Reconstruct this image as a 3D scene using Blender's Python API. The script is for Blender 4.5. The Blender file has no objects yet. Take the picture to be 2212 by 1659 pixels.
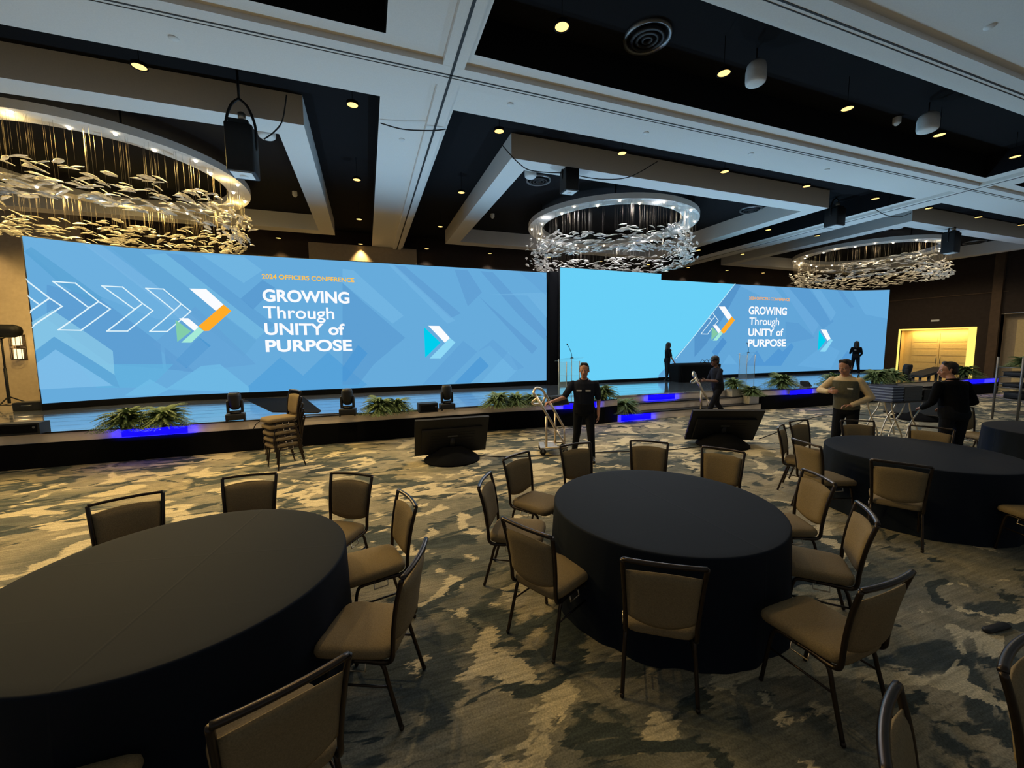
import bpy, bmesh, math, random
from mathutils import Vector, Matrix

random.seed(11)
SC = bpy.context.scene
PI = math.pi

# ------------------------------------------------------------------ camera
FPX, CX, CY, EYE = 871.0, 1106.0, 829.5, 2.13
_ya, _pi, _ro = math.radians(19.726), math.radians(5.45), math.radians(-0.476)
VF = Vector((math.sin(_ya) * math.cos(_pi), math.cos(_ya) * math.cos(_pi), -math.sin(_pi)))
_r0 = Vector((math.cos(_ya), -math.sin(_ya), 0))
_u0 = _r0.cross(VF)
VR = _r0 * math.cos(_ro) + _u0 * math.sin(_ro)
VU = _u0 * math.cos(_ro) - _r0 * math.sin(_ro)
cd = bpy.data.cameras.new('camera')
cd.sensor_width = 36.0
cd.lens = 36.0 * FPX / 2212.0
cd.clip_start = 0.05
cd.clip_end = 300
cam = bpy.data.objects.new('camera', cd)
SC.collection.objects.link(cam)
cam.matrix_world = Matrix(((VR.x, VU.x, -VF.x, 0), (VR.y, VU.y, -VF.y, 0), (VR.z, VU.z, -VF.z, EYE), (0, 0, 0, 1)))
SC.camera = cam

# ------------------------------------------------------------------ world, exposure
W = bpy.data.worlds.new('world')
SC.world = W
W.use_nodes = True
W.node_tree.nodes['Background'].inputs[0].default_value = (0.88, 0.95, 1.0, 1)
W.node_tree.nodes['Background'].inputs[1].default_value = 0.15
SC.view_settings.view_transform = 'Standard'
SC.view_settings.look = 'None'
SC.view_settings.gamma = 1
SC.view_settings.exposure = 0.0
SC.view_settings.use_curve_mapping = False
try:
    SC.cycles.use_denoising = True
    SC.cycles.max_bounces = 6
    SC.cycles.diffuse_bounces = 4
    SC.cycles.glossy_bounces = 3
    SC.cycles.transmission_bounces = 4
    SC.cycles.transparent_max_bounces = 8
    SC.cycles.caustics_reflective = False
    SC.cycles.caustics_refractive = False
    SC.cycles.sample_clamp_indirect = 3.0
except Exception:
    pass

# power of each family of lamps (watts); the last is for added ceiling fill
P_DOWN, P_CHAND, P_BLUE, P_UP = 75.0, 62.0, 8.0, 330.0


def lamp(name, kind, loc, energy, col, size=0.1, size_y=None, direction=None, angle=None, blend=0.6):
    d = bpy.data.lights.new(name, kind)
    d.energy = energy
    d.color = col
    if kind == 'AREA':
        d.shape = 'RECTANGLE' if size_y else 'SQUARE'
        d.size = size
        if size_y:
            d.size_y = size_y
    else:
        d.shadow_soft_size = size
    if kind == 'SPOT':
        d.spot_size = angle or 1.6
        d.spot_blend = blend
    o = bpy.data.objects.new(name, d)
    SC.collection.objects.link(o)
    o.location = loc
    if direction is not None:
        o.rotation_euler = Vector(direction).to_track_quat('-Z', 'Y').to_euler()
    return o


# ------------------------------------------------------------------ pixel of the photograph -> point of the room
def ray(x, y):
    return VF * FPX + VR * (x - CX) - VU * (y - CY)


def atz(x, y, z):
    d = ray(x, y)
    p = d * ((z - EYE) / d.z)
    return Vector((p.x, p.y, z))


def aty(x, y, Y):
    d = ray(x, y)
    p = d * (Y / d.y)
    return Vector((p.x, Y, p.z + EYE))


def atx(x, y, X):
    d = ray(x, y)
    p = d * (X / d.x)
    return Vector((X, p.y, p.z + EYE))


# ------------------------------------------------------------------ materials
def lin(v):
    v = v / 255.0
    return v / 12.92 if v <= 0.04045 else ((v + 0.055) / 1.055) ** 2.4


def rgb(r, g, b):
    return (lin(r), lin(g), lin(b), 1)


def mat(name, col, rough=0.6, metal=0.0, var=0.12, scale=30.0, spec=0.5, ior=None, bump=0.0, coat=0.0):
    m = bpy.data.materials.new(name)
    m.use_nodes = True
    nt = m.node_tree
    b = nt.nodes['Principled BSDF']
    c = col if len(col) == 4 else (*col, 1)
    tc = nt.nodes.new('ShaderNodeTexCoord')
    nz = nt.nodes.new('ShaderNodeTexNoise')
    nz.inputs['Scale'].default_value = scale
    nz.inputs['Detail'].default_value = 3
    nt.links.new(tc.outputs['Object'], nz.inputs['Vector'])
    rp = nt.nodes.new('ShaderNodeValToRGB')
    rp.color_ramp.elements[0].position = 0.3
    rp.color_ramp.elements[1].position = 0.7
    rp.color_ramp.elements[0].color = (c[0] * (1 - var), c[1] * (1 - var), c[2] * (1 - var), 1)
    rp.color_ramp.elements[1].color = (min(1, c[0] * (1 + var)), min(1, c[1] * (1 + var)), min(1, c[2] * (1 + var)), 1)
    nt.links.new(nz.outputs['Fac'], rp.inputs['Fac'])
    nt.links.new(rp.outputs['Color'], b.inputs['Base Color'])
    b.inputs['Roughness'].default_value = rough
    b.inputs['Metallic'].default_value = metal
    b.inputs['Specular IOR Level'].default_value = spec
    if ior:
        b.inputs['IOR'].default_value = ior
    if coat:
        b.inputs['Coat Weight'].default_value = coat
    if bump:
        bp = nt.nodes.new('ShaderNodeBump')
        bp.inputs['Strength'].default_value = bump
        bp.inputs['Distance'].default_value = 0.01
        nt.links.new(nz.outputs['Fac'], bp.inputs['Height'])
        nt.links.new(bp.outputs['Normal'], b.inputs['Normal'])
    return m


def emit(name, col, strength=1.0, alpha=1.0, sample=True):
    m = bpy.data.materials.new(name)
    m.use_nodes = True
    nt = m.node_tree
    nt.nodes.clear()
    out = nt.nodes.new('ShaderNodeOutputMaterial')
    e = nt.nodes.new('ShaderNodeEmission')
    e.inputs[0].default_value = col
    e.inputs[1].default_value = strength
    if alpha < 1:
        t = nt.nodes.new('ShaderNodeBsdfTransparent')
        mx = nt.nodes.new('ShaderNodeMixShader')
        mx.inputs[0].default_value = alpha
        nt.links.new(t.outputs[0], mx.inputs[1])
        nt.links.new(e.outputs[0], mx.inputs[2])
        nt.links.new(mx.outputs[0], out.inputs[0])
    else:
        nt.links.new(e.outputs[0], out.inputs[0])
    if not sample:
        try:
            m.cycles.emission_sampling = 'NONE'
        except Exception:
            pass
    return m


def glassy(name, col, alpha, rough=0.05):
    m = bpy.data.materials.new(name)
    m.use_nodes = True
    nt = m.node_tree
    b = nt.nodes['Principled BSDF']
    b.inputs['Base Color'].default_value = col
    b.inputs['Roughness'].default_value = rough
    b.inputs['Alpha'].default_value = alpha
    return m


def petal_mat():
    m = bpy.data.materials.new('frosted_glass')
    m.use_nodes = True
    nt = m.node_tree
    nt.nodes.clear()
    out = nt.nodes.new('ShaderNodeOutputMaterial')
    d = nt.nodes.new('ShaderNodeBsdfDiffuse')
    t = nt.nodes.new('ShaderNodeBsdfTranslucent')
    g = nt.nodes.new('ShaderNodeBsdfGlossy')
    tc = nt.nodes.new('ShaderNodeTexCoord')
    nz = nt.nodes.new('ShaderNodeTexNoise')
    nz.inputs['Scale'].default_value = 14
    rp = nt.nodes.new('ShaderNodeValToRGB')
    rp.color_ramp.elements[0].color = (0.62, 0.58, 0.5, 1)
    rp.color_ramp.elements[1].color = (1.0, 0.98, 0.95, 1)
    rp.color_ramp.elements[0].position = 0.35
    rp.color_ramp.elements[1].position = 0.55
    nt.links.new(tc.outputs['Object'], nz.inputs['Vector'])
    nt.links.new(nz.outputs['Fac'], rp.inputs['Fac'])
    nt.links.new(rp.outputs['Color'], d.inputs[0])
    nt.links.new(rp.outputs['Color'], t.inputs[0])
    g.inputs['Roughness'].default_value = 0.15
    m1 = nt.nodes.new('ShaderNodeMixShader')
    m1.inputs[0].default_value = 0.7
    m2 = nt.nodes.new('ShaderNodeMixShader')
    m2.inputs[0].default_value = 0.12
    nt.links.new(d.outputs[0], m1.inputs[1])
    nt.links.new(t.outputs[0], m1.inputs[2])
    nt.links.new(m1.outputs[0], m2.inputs[1])
    nt.links.new(g.outputs[0], m2.inputs[2])
    nt.links.new(m2.outputs[0], out.inputs[0])
    return m


def carpet_mat():
    m = bpy.data.materials.new('patterned_carpet')
    m.use_nodes = True
    nt = m.node_tree
    b = nt.nodes['Principled BSDF']
    b.inputs['Roughness'].default_value = 0.95
    b.inputs['Specular IOR Level'].default_value = 0.1
    tc = nt.nodes.new('ShaderNodeTexCoord')

    # the streaks drag the patch edges sideways
    ms = nt.nodes.new('ShaderNodeMapping')
    ms.inputs['Scale'].default_value = (1.4, 26.0, 1)
    nt.links.new(tc.outputs['Object'], ms.inputs['Vector'])
    ns = nt.nodes.new('ShaderNodeTexNoise')
    ns.inputs['Scale'].default_value = 1.6
    ns.inputs['Detail'].default_value = 3
    nt.links.new(ms.outputs['Vector'], ns.inputs['Vector'])
    mu = nt.nodes.new('ShaderNodeMath')
    mu.operation = 'MULTIPLY'
    mu.inputs[1].default_value = 0.16
    nt.links.new(ns.outputs['Fac'], mu.inputs[0])
    cb = nt.nodes.new('ShaderNodeCombineXYZ')
    nt.links.new(mu.outputs[0], cb.inputs['X'])
    va = nt.nodes.new('ShaderNodeVectorMath')
    va.operation = 'ADD'
    nt.links.new(tc.outputs['Object'], va.inputs[0])
    nt.links.new(cb.outputs[0], va.inputs[1])

    def noise(sx, sy, scale, detail, dist, off, src=None):
        mp = nt.nodes.new('ShaderNodeMapping')
        mp.inputs['Scale'].default_value = (sx, sy, 1)
        mp.inputs['Location'].default_value = off
        nt.links.new(src or va.outputs[0], mp.inputs['Vector'])
        n = nt.nodes.new('ShaderNodeTexNoise')
        n.inputs['Scale'].default_value = scale
        n.inputs['Detail'].default_value = detail
        n.inputs['Distortion'].default_value = dist
        nt.links.new(mp.outputs['Vector'], n.inputs['Vector'])
        return n.outputs['Fac']

    def ramp(fac, stops):
        r = nt.nodes.new('ShaderNodeValToRGB')
        el = r.color_ramp.elements
        el[0].position, el[0].color = stops[0]
        el[1].position, el[1].color = stops[-1]
        for p, c in stops[1:-1]:
            e = el.new(p)
            e.color = c
        nt.links.new(fac, r.inputs['Fac'])
        return r.outputs['Color']

    def mix(a, c, fac, mode='MIX'):
        x = nt.nodes.new('ShaderNodeMix')
        x.data_type = 'RGBA'
        x.blend_type = mode
        if isinstance(fac, float):
            x.inputs['Factor'].default_value = fac
        else:
            nt.links.new(fac, x.inputs['Factor'])
        for s, v in (('A', a), ('B', c)):
            sk = [i for i in x.inputs if i.name == s and i.type == 'RGBA'][0]
            if isinstance(v, tuple):
                sk.default_value = v
            else:
                nt.links.new(v, sk)
        return [o for o in x.outputs if o.type == 'RGBA'][0]

    g0, g1 = (0, 0, 0, 1), (1, 1, 1, 1)
    big = noise(0.7, 1.0, 0.7, 5, 0.8, (3, 1, 0))
    base = ramp(big, [(0.36, rgb(107, 108, 99)), (0.5, rgb(144, 138, 119)), (0.64, rgb(172, 160, 132))])
    mott = ramp(noise(0.9, 1.0, 3.2, 4, 1.0, (5, 5, 0)), [(0.35, (0.72, 0.74, 0.74, 1)), (0.65, (1.15, 1.13, 1.1, 1))])
    base = mix(base, mott, 0.8, 'MULTIPLY')
    dark = ramp(noise(0.7, 1.15, 1.45, 5, 1.2, (7.7, 4.2, 0)), [(0.53, g0), (0.565, g1)])
    c1 = mix(base, rgb(78, 84, 81), dark)
    gold = ramp(noise(0.85, 1.2, 1.3, 5, 1.4, (1.3, 9.1, 0)), [(0.56, g0), (0.575, g1)])
    c2 = mix(c1, rgb(204, 190, 156), gold)
    slate = ramp(noise(0.6, 1.2, 2.3, 4, 1.6, (12.3, 2.4, 0)), [(0.59, g0), (0.615, g1)])
    c3 = mix(c2, rgb(66, 73, 71), slate)
    streak = ramp(ns.outputs['Fac'], [(0.3, (0.62, 0.62, 0.62, 1)), (0.7, (1.2, 1.2, 1.2, 1))])
    c4 = mix(c3, streak, 0.8, 'MULTIPLY')
    fine = ramp(noise(1, 1, 90.0, 2, 0.0, (0, 0, 0), tc.outputs['Object']), [(0.3, (0.66, 0.66, 0.66, 1)), (0.7, (1.25, 1.25, 1.25, 1))])
    c5 = mix(c4, fine, 0.85, 'MULTIPLY')
    nt.links.new(c5, b.inputs['Base Color'])
    return m


def cloth_mat():
    m = mat('black_tablecloth', rgb(17, 25, 37), rough=0.8, var=0.12, scale=240.0, spec=0.16)
    nt = m.node_tree
    b = nt.nodes['Principled BSDF']
    b.inputs['Sheen Weight'].default_value = 0.0
    tc = nt.nodes.new('ShaderNodeTexCoord')
    sp = nt.nodes.new('ShaderNodeSeparateXYZ')
    nt.links.new(tc.outputs['Object'], sp.inputs[0])
    total = None
    for ax, off, amp in (('X', 0.06, 1.0), ('Y', 0.16, 0.35), ('Y', -0.42, 0.18)):
        s = nt.nodes.new('ShaderNodeMath')
        s.operation = 'SUBTRACT'
        nt.links.new(sp.outputs[ax], s.inputs[0])
        s.inputs[1].default_value = off
        a = nt.nodes.new('ShaderNodeMath')
        a.operation = 'ABSOLUTE'
        nt.links.new(s.outputs[0], a.inputs[0])
        d = nt.nodes.new('ShaderNodeMapRange')
        d.inputs[1].default_value = 0.0
        d.inputs[2].default_value = 0.012
        d.inputs[3].default_value = amp
        d.inputs[4].default_value = 0.0
        nt.links.new(a.outputs[0], d.inputs[0])
        if total is None:
            total = d.outputs[0]
        else:
            q = nt.nodes.new('ShaderNodeMath')
            q.operation = 'ADD'
            nt.links.new(total, q.inputs[0])
            nt.links.new(d.outputs[0], q.inputs[1])
            total = q.outputs[0]
    bp = nt.nodes.new('ShaderNodeBump')
    bp.inputs['Strength'].default_value = 0.4
    bp.inputs['Distance'].default_value = 0.004
    nt.links.new(total, bp.inputs['Height'])
    nt.links.new(bp.outputs['Normal'], b.inputs['Normal'])
    return m


def deck_mat():
    m = mat('glossy_stage_floor', rgb(214, 220, 228), rough=0.1, metal=0.9, var=0.06, scale=2.0)
    nt = m.node_tree
    b = nt.nodes['Principled BSDF']
    tc = nt.nodes.new('ShaderNodeTexCoord')
    wv = nt.nodes.new('ShaderNodeTexWave')
    wv.bands_direction = 'Y'
    wv.inputs['Scale'].default_value = 0.55
    wv.inputs['Distortion'].default_value = 0.4
    nt.links.new(tc.outputs['Object'], wv.inputs['Vector'])
    rp = nt.nodes.new('ShaderNodeValToRGB')
    rp.color_ramp.elements[0].position = 0.0
    rp.color_ramp.elements[0].color = (0, 0, 0, 1)
    rp.color_ramp.elements[1].position = 0.04
    rp.color_ramp.elements[1].color = (1, 1, 1, 1)
    nt.links.new(wv.outputs['Fac'], rp.inputs['Fac'])
    bp = nt.nodes.new('ShaderNodeBump')
    bp.inputs['Strength'].default_value = 0.15
    bp.inputs['Distance'].default_value = 0.01
    nt.links.new(rp.outputs['Color'], bp.inputs['Height'])
    nt.links.new(bp.outputs['Normal'], b.inputs['Normal'])
    return m


M = dict(
    carpet=carpet_mat(), cloth=cloth_mat(), deck=deck_mat(), petal=petal_mat(),
    ceil=mat('ceiling_paint', rgb(226, 224, 220), 0.9, var=0.03, scale=60, spec=0.2),
    ceildark=mat('black_ceiling_paint', rgb(26, 27, 30), 0.95, var=0.1, scale=40, spec=0.1),
    groove=mat('track_groove', rgb(20, 20, 22), 0.7),
    wallbrown=mat('brown_wall_panel', rgb(92, 76, 62), 0.85, var=0.1, scale=6, spec=0.2),
    walldark=mat('dark_wall_panel', rgb(58, 50, 46), 0.9, var=0.1, scale=8, spec=0.2),
    beige=mat('beige_plaster', rgb(176, 158, 132), 0.85, var=0.06, scale=10),
    doorpaint=mat('door_paint', rgb(214, 190, 138), 0.6, var=0.05, scale=12),
    fabric=mat('tan_fabric', rgb(130, 114, 86), 0.9, var=0.16, scale=160, spec=0.15, bump=0.25),
    bronze=mat('bronze_metal', rgb(64, 56, 50), 0.32, metal=0.85, var=0.08, scale=30),
    chrome=mat('chrome_metal', rgb(205, 192, 172), 0.4, metal=1.0, var=0.05, scale=20),
    steel=mat('grey_metal', rgb(120, 122, 124), 0.4, metal=0.8, var=0.08),
    black=mat('black_plastic', rgb(22, 23, 26), 0.55, var=0.15, spec=0.4),
    blackmatte=mat('black_fabric', rgb(14, 15, 18), 0.95, var=0.2, scale=60, spec=0.1),
    blackgloss=mat('black_gloss', rgb(12, 13, 16), 0.2, var=0.1, spec=0.5),
    blueglow=mat('blue_glow_paint', (0.03, 0.0, 0.85, 1), 0.5, var=0.02),  # blue light on the stage front, put into a base colour
    cratedark=mat('navy_crate', rgb(52, 62, 88), 0.6, var=0.08),
    strand=mat('dark_wire', rgb(84, 74, 58), 0.6, var=0.1),
    fascia=mat('stage_fascia_paint', rgb(236, 222, 206), 0.75, var=0.05, scale=8),
    white=mat('white_plastic', rgb(222, 222, 220), 0.5, var=0.04),
    acrylic=glassy('clear_acrylic', rgb(190, 220, 235), 0.10, 0.04),
    leaf=mat('fern_leaf', rgb(104, 126, 74), 0.6, var=0.35, scale=25),
    soil=mat('potting_soil', rgb(40, 32, 26), 0.95),
    planter=mat('white_planter', rgb(206, 202, 192), 0.6, var=0.05),
    skin=mat('skin', rgb(182, 132, 106), 0.55, var=0.06, scale=20),
    skindark=mat('dark_skin', rgb(96, 66, 52), 0.55, var=0.06, scale=20),
    hairdark=mat('dark_hair', rgb(34, 26, 22), 0.7, var=0.3, scale=60),
    navy=mat('navy_cloth', rgb(30, 34, 46), 0.9, var=0.12, scale=40, spec=0.15),
    cream=mat('cream_cloth', rgb(214, 190, 150), 0.9, var=0.06, scale=30, spec=0.15),
    greyvest=mat('grey_green_cloth', rgb(92, 90, 76), 0.9, var=0.1, scale=40, spec=0.15),
    trousers=mat('black_trousers', rgb(20, 22, 28), 0.9, var=0.15, scale=40, spec=0.15),
    shoe=mat('black_leather', rgb(14, 14, 15), 0.4, var=0.1),
    eyewhite=mat('eye_white', rgb(220, 215, 208), 0.3, var=0.02),
    iris=mat('iris', rgb(50, 36, 26), 0.3, var=0.05),
    lips=mat('lips', rgb(150, 92, 82), 0.5, var=0.05),
    tag=mat('pale_badge', rgb(230, 230, 230), 0.4, var=0.02),
    crate=mat('blue_grey_crate', rgb(120, 134, 156), 0.6, var=0.08),
    crategrey=mat('grey_crate', rgb(84, 86, 88), 0.7, var=0.08),
    cable=mat('black_cable', rgb(16, 16, 18), 0.6),
    warm=emit('downlight_glow', (1.0, 0.60, 0.17, 1), 2.6, sample=False),
    bulb=emit('bulb_glow', (1.0, 0.86, 0.62, 1), 9.0, sample=False),
    ledstrip=emit('led_strip_glow', (1.0, 0.76, 0.16, 1), 1.3),
    sconceglow=emit('sconce_glow', (1.0, 0.72, 0.34, 1), 2.2),
)


# ------------------------------------------------------------------ mesh building
class MB:
    def __init__(s):
        s.v, s.f, s.mi, s.sm = [], [], [], []

    def add(s, vs, fs, mi=0, smooth=False):
        n = len(s.v)
        s.v += [Vector(v) for v in vs]
        for f in fs:
            s.f.append(tuple(i + n for i in f))
            s.mi.append(mi)
            s.sm.append(smooth)

    def box(s, x0, x1, y0, y1, z0, z1, mi=0, mtx=None, bottom=None):
        vs = [Vector(p) for p in ((x0, y0, z0), (x1, y0, z0), (x1, y1, z0), (x0, y1, z0), (x0, y0, z1), (x1, y0, z1), (x1, y1, z1), (x0, y1, z1))]
        if mtx:
            vs = [mtx @ v for v in vs]
        s.add(vs, [(0, 3, 2, 1)], mi if bottom is None else bottom)
        s.add(vs, [(4, 5, 6, 7), (0, 1, 5, 4), (1, 2, 6, 5), (2, 3, 7, 6), (3, 0, 4, 7)], mi)
        return s

    def rbox(s, x0, x1, y0, y1, z0, z1, r, mi=0, mtx=None, seg=3):
        # a box with rounded vertical edges and softened rims
        def outline(inset):
            pts = []
            rr = max(r - inset, 0.0005)
            for cx_, cy_, a0 in ((x1 - r, y1 - r, 0), (x0 + r, y1 - r, PI / 2), (x0 + r, y0 + r, PI), (x1 - r, y0 + r, 1.5 * PI)):
                for k in range(seg + 1):
                    a = a0 + k / seg * PI / 2
                    pts.append((cx_ + rr * math.cos(a), cy_ + rr * math.sin(a)))
            return pts
        e = min(r * 0.5, (z1 - z0) * 0.45)
        rings = [(outline(e), z0), (outline(e * 0.3), z0 + e * 0.3), (outline(0), z0 + e), (outline(0), z1 - e), (outline(e * 0.3), z1 - e * 0.3), (outline(e), z1)]
        vs, fs = [], []
        n = len(rings[0][0])
        for o, z in rings:
            vs += [(p[0], p[1], z) for p in o]
        for k in range(len(rings) - 1):
            for i in range(n):
                fs.append((k * n + i, k * n + (i + 1) % n, (k + 1) * n + (i + 1) % n, (k + 1) * n + i))
        fs.append(tuple(range(n - 1, -1, -1)))
        fs.append(tuple(range((len(rings) - 1) * n, len(rings) * n)))
        if mtx:
            vs = [mtx @ Vector(v) for v in vs]
        s.add(vs, fs, mi, True)
        return s

    def tube(s, path, r, seg=8, mi=0, closed=False, r_end=None, flat=1.0):
        P = [Vector(p) for p in path]
        n = len(P)
        vs, fs = [], []
        up = None
        for i, p in enumerate(P):
            if closed:
                t = (P[(i + 1) % n] - P[i - 1]).normalized()
            else:
                t = (P[min(i + 1, n - 1)] - P[max(i - 1, 0)]).normalized()
            if up is None:
                up = Vector((0, 0, 1)) if abs(t.z) < 0.9 else Vector((1, 0, 0))
            a = t.cross(up)
            if a.length < 1e-6:
                a = t.orthogonal()
            a.normalize()
            b = a.cross(t).normalized()
            up = b
            rr = r if r_end is None else r + (r_end - r) * i / (n - 1)
            for k in range(seg):
                q = 2 * PI * k / seg
                vs.append(p + a * math.cos(q) * rr + b * math.sin(q) * rr * flat)
        m = n if closed else n - 1
        for i in range(m):
            j = (i + 1) % n
            for k in range(seg):
                l = (k + 1) % seg
                fs.append((i * seg + k, i * seg + l, j * seg + l, j * seg + k))
        if not closed:
            fs.append(tuple(range(seg - 1, -1, -1)))
            fs.append(tuple(range((n - 1) * seg, n * seg)))
        s.add(vs, fs, mi, True)
        return s

    def lathe(s, prof, c=(0, 0, 0), seg=24, mi=0, mtx=None, smooth=True, cap=True):
        vs, fs = [], []
        n = len(prof)
        for r, z in prof:
            for k in range(seg):
                a = 2 * PI * k / seg
                v = Vector((c[0] + r * math.cos(a), c[1] + r * math.sin(a), c[2] + z))
                vs.append(mtx @ v if mtx else v)
        for i in range(n - 1):
            for k in range(seg):
                l = (k + 1) % seg
                fs.append((i * seg + k, i * seg + l, (i + 1) * seg + l, (i + 1) * seg + k))
        if cap:
            if prof[0][0] > 1e-6:
                fs.append(tuple(range(seg - 1, -1, -1)))
            if prof[-1][0] > 1e-6:
                fs.append(tuple(range((n - 1) * seg, n * seg)))
        s.add(vs, fs, mi, smooth)
        return s

    def grid(s, fn, nu, nv, mi=0, smooth=True, wrap=False):
        vs = [fn(i / nu, j / nv) for j in range(nv + 1) for i in range(nu if wrap else nu + 1)]
        w = nu if wrap else nu + 1
        fs = []
        for j in range(nv):
            for i in range(nu):
                k = (i + 1) % w
                fs.append((j * w + i, j * w + k, (j + 1) * w + k, (j + 1) * w + i))
        s.add(vs, fs, mi, smooth)
        return s

    def blob(s, c, rad, mtx=None, seg=14, rings=9, mi=0):
        c = Vector(c)
        vs, fs = [], []
        for j in range(1, rings):
            ph = PI * j / rings
            for k in range(seg):
                a = 2 * PI * k / seg
                d = Vector((rad[0] * math.sin(ph) * math.cos(a), rad[1] * math.sin(ph) * math.sin(a), rad[2] * math.cos(ph)))
                vs.append(c + (mtx @ d if mtx else d))
        top = Vector((0, 0, rad[2]))
        vs.append(c + (mtx @ top if mtx else top))
        vs.append(c - (mtx @ top if mtx else top))
        t, b = len(vs) - 2, len(vs) - 1
        for j in range(rings - 2):
            for k in range(seg):
                l = (k + 1) % seg
                fs.append((j * seg + k, (j + 1) * seg + k, (j + 1) * seg + l, j * seg + l))
        for k in range(seg):
            l = (k + 1) % seg
            fs.append((t, k, l))
            fs.append((b, (rings - 2) * seg + l, (rings - 2) * seg + k))
        s.add(vs, fs, mi, True)
        return s

    def cap(s, p0, p1, r0, r1=None, seg=12, mi=0):
        # tapered limb with round ends
        p0, p1 = Vector(p0), Vector(p1)
        r1 = r0 if r1 is None else r1
        d = p1 - p0
        L = max(d.length, 1e-5)
        q = d.to_track_quat('Z', 'Y').to_matrix().to_4x4()
        mt = Matrix.Translation(p0) @ q
        prof = [(0.0001, -r0)]
        for k in range(1, 5):
            a = PI / 2 * k / 4
            prof.append((r0 * math.sin(a), -r0 * math.cos(a)))
        for k in range(0, 4):
            a = PI / 2 * k / 4
            prof.append((r1 * math.cos(a), L + r1 * math.sin(a)))
        prof.append((0.0001, L + r1))
        s.lathe(prof, seg=seg, mtx=mt, mi=mi)
        return s

    def mesh(s, name, mats):
        me = bpy.data.meshes.new(name)
        me.from_pydata([tuple(v) for v in s.v], [], s.f)
        for m in (mats if isinstance(mats, (list, tuple)) else [mats]):
            me.materials.append(m)
        me.polygons.foreach_set('material_index', s.mi)
        me.polygons.foreach_set('use_smooth', s.sm)
        me.update()
        return me

    def build(s, name, mats, parent=None, loc=None, rotz=0.0):
        o = bpy.data.objects.new(name, s.mesh(name, mats))
        SC.collection.objects.link(o)
        if parent:
            o.parent = parent
        if loc is not None:
            o.location = loc
        o.rotation_euler.z = rotz
        return o


def tag(o, label, cat, group=None, kind=None):
    o['label'] = label
    o['category'] = cat
    if group:
        o['group'] = group
    if kind:
        o['kind'] = kind
    return o


def struct(o):
    o['kind'] = 'structure'
    return o


def thing(name, label, cat, loc=(0, 0, 0), rotz=0.0, group=None):
    o = bpy.data.objects.new(name, None)
    o.empty_display_size = 0.2
    SC.collection.objects.link(o)
    o.location = loc
    o.rotation_euler.z = rotz
    return tag(o, label, cat, group)


def dup(root, label, loc, rotz=0.0, group=None, scale=1.0):
    r = root.copy()
    SC.collection.objects.link(r)
    r.location = loc
    r.rotation_euler = (0, 0, rotz)
    r.scale = (scale, scale, scale)
    r['label'] = label
    if group:
        r['group'] = group
    for ch in list(root.children):
        c = ch.copy()
        SC.collection.objects.link(c)
        c.parent = r
        for g in ch.children:
            d = g.copy()
            SC.collection.objects.link(d)
            d.parent = c
    return r


def arc(c, r, a0, a1, n, plane='xz'):
    out = []
    for k in range(n + 1):
        a = a0 + (a1 - a0) * k / n
        u, w = r * math.cos(a), r * math.sin(a)
        out.append(Vector((c[0] + u, c[1], c[2] + w)) if plane == 'xz' else (Vector((c[0], c[1] + u, c[2] + w)) if plane == 'yz' else Vector((c[0] + u, c[1] + w, c[2]))))
    return out


def smooth_path(pts, n=6):
    # Catmull-Rom through the points
    P = [Vector(p) for p in pts]
    out = []
    for i in range(len(P) - 1):
        p0, p1, p2, p3 = P[max(i - 1, 0)], P[i], P[i + 1], P[min(i + 2, len(P) - 1)]
        for k in range(n):
            t = k / n
            out.append(0.5 * ((2 * p1) + (p2 - p0) * t + (2 * p0 - 5 * p1 + 4 * p2 - p3) * t * t + (3 * p1 - p0 - 3 * p2 + p3) * t ** 3))
    out.append(P[-1])
    return out

# ================================================================== ROOM SHELL
ZB, ZD = 6.28, 6.77            # underside of the beams, black ceiling above
XL, XR, YB, YF = -13.4, 30.2, -6.0, 18.3

b = MB()
b.add([(XL, YB, 0), (XR, YB, 0), (XR, YF, 0), (XL, YF, 0)], [(0, 1, 2, 3)])
struct(b.build('floor', M['carpet']))

# white coffered ceiling: strips between the black openings (black inner sides, white undersides)
b = MB()


def strip(x0, x1, y0, y1, z0=ZB):
    b.box(x0, x1, y0, y1, z0, ZD + 0.05, 0, bottom=1)


strip(XL, XR, YB, 4.21)
for x0, x1 in ((0.41, 1.62), (15.0, 16.4)):
    strip(x0, x1, 4.21, 6.0)
strip(XL, XR, 6.0, 7.45)
for x0, x1 in ((0.38, 1.61), (15.14, 16.4)):
    strip(x0, x1, 7.45, YF)
struct(b.build('ceiling', [M['ceildark'], M['ceil']]))
b = MB()
b.box(XL, XR, YB, YF + 0.3, ZD + 0.05, ZD + 0.2)
struct(b.build('ceiling', M['ceildark']))

# lowered track bands that cross the ceiling, with their black grooves
b = MB()
tracks = []
for y in (6.43, 3.82):
    b.box(XL, XR, y - 0.19, y + 0.27, ZB - 0.075, ZB + 0.02, 0)
    tracks += [(XL, XR, y - 0.012, y + 0.012), (XL, XR, y + 0.055, y + 0.068)]
for x in (1.37, 15.52):
    for y0, y1 in ((YB, 3.63), (4.09, 6.24), (6.70, YF - 0.2)):
        b.box(x - 0.16, x + 0.16, y0, y1, ZB - 0.074, ZB + 0.02, 0)
    tracks += [(x - 0.02, x + 0.02, YB, YF - 0.2)]
struct(b.build('trim_1', M['ceil']))
b = MB()
for x0, x1, y0, y1 in tracks:
    b.box(x0, x1, y0, y1, ZB - 0.079, ZB - 0.07, 0)
struct(b.build('trim_2', M['groove']))

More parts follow.
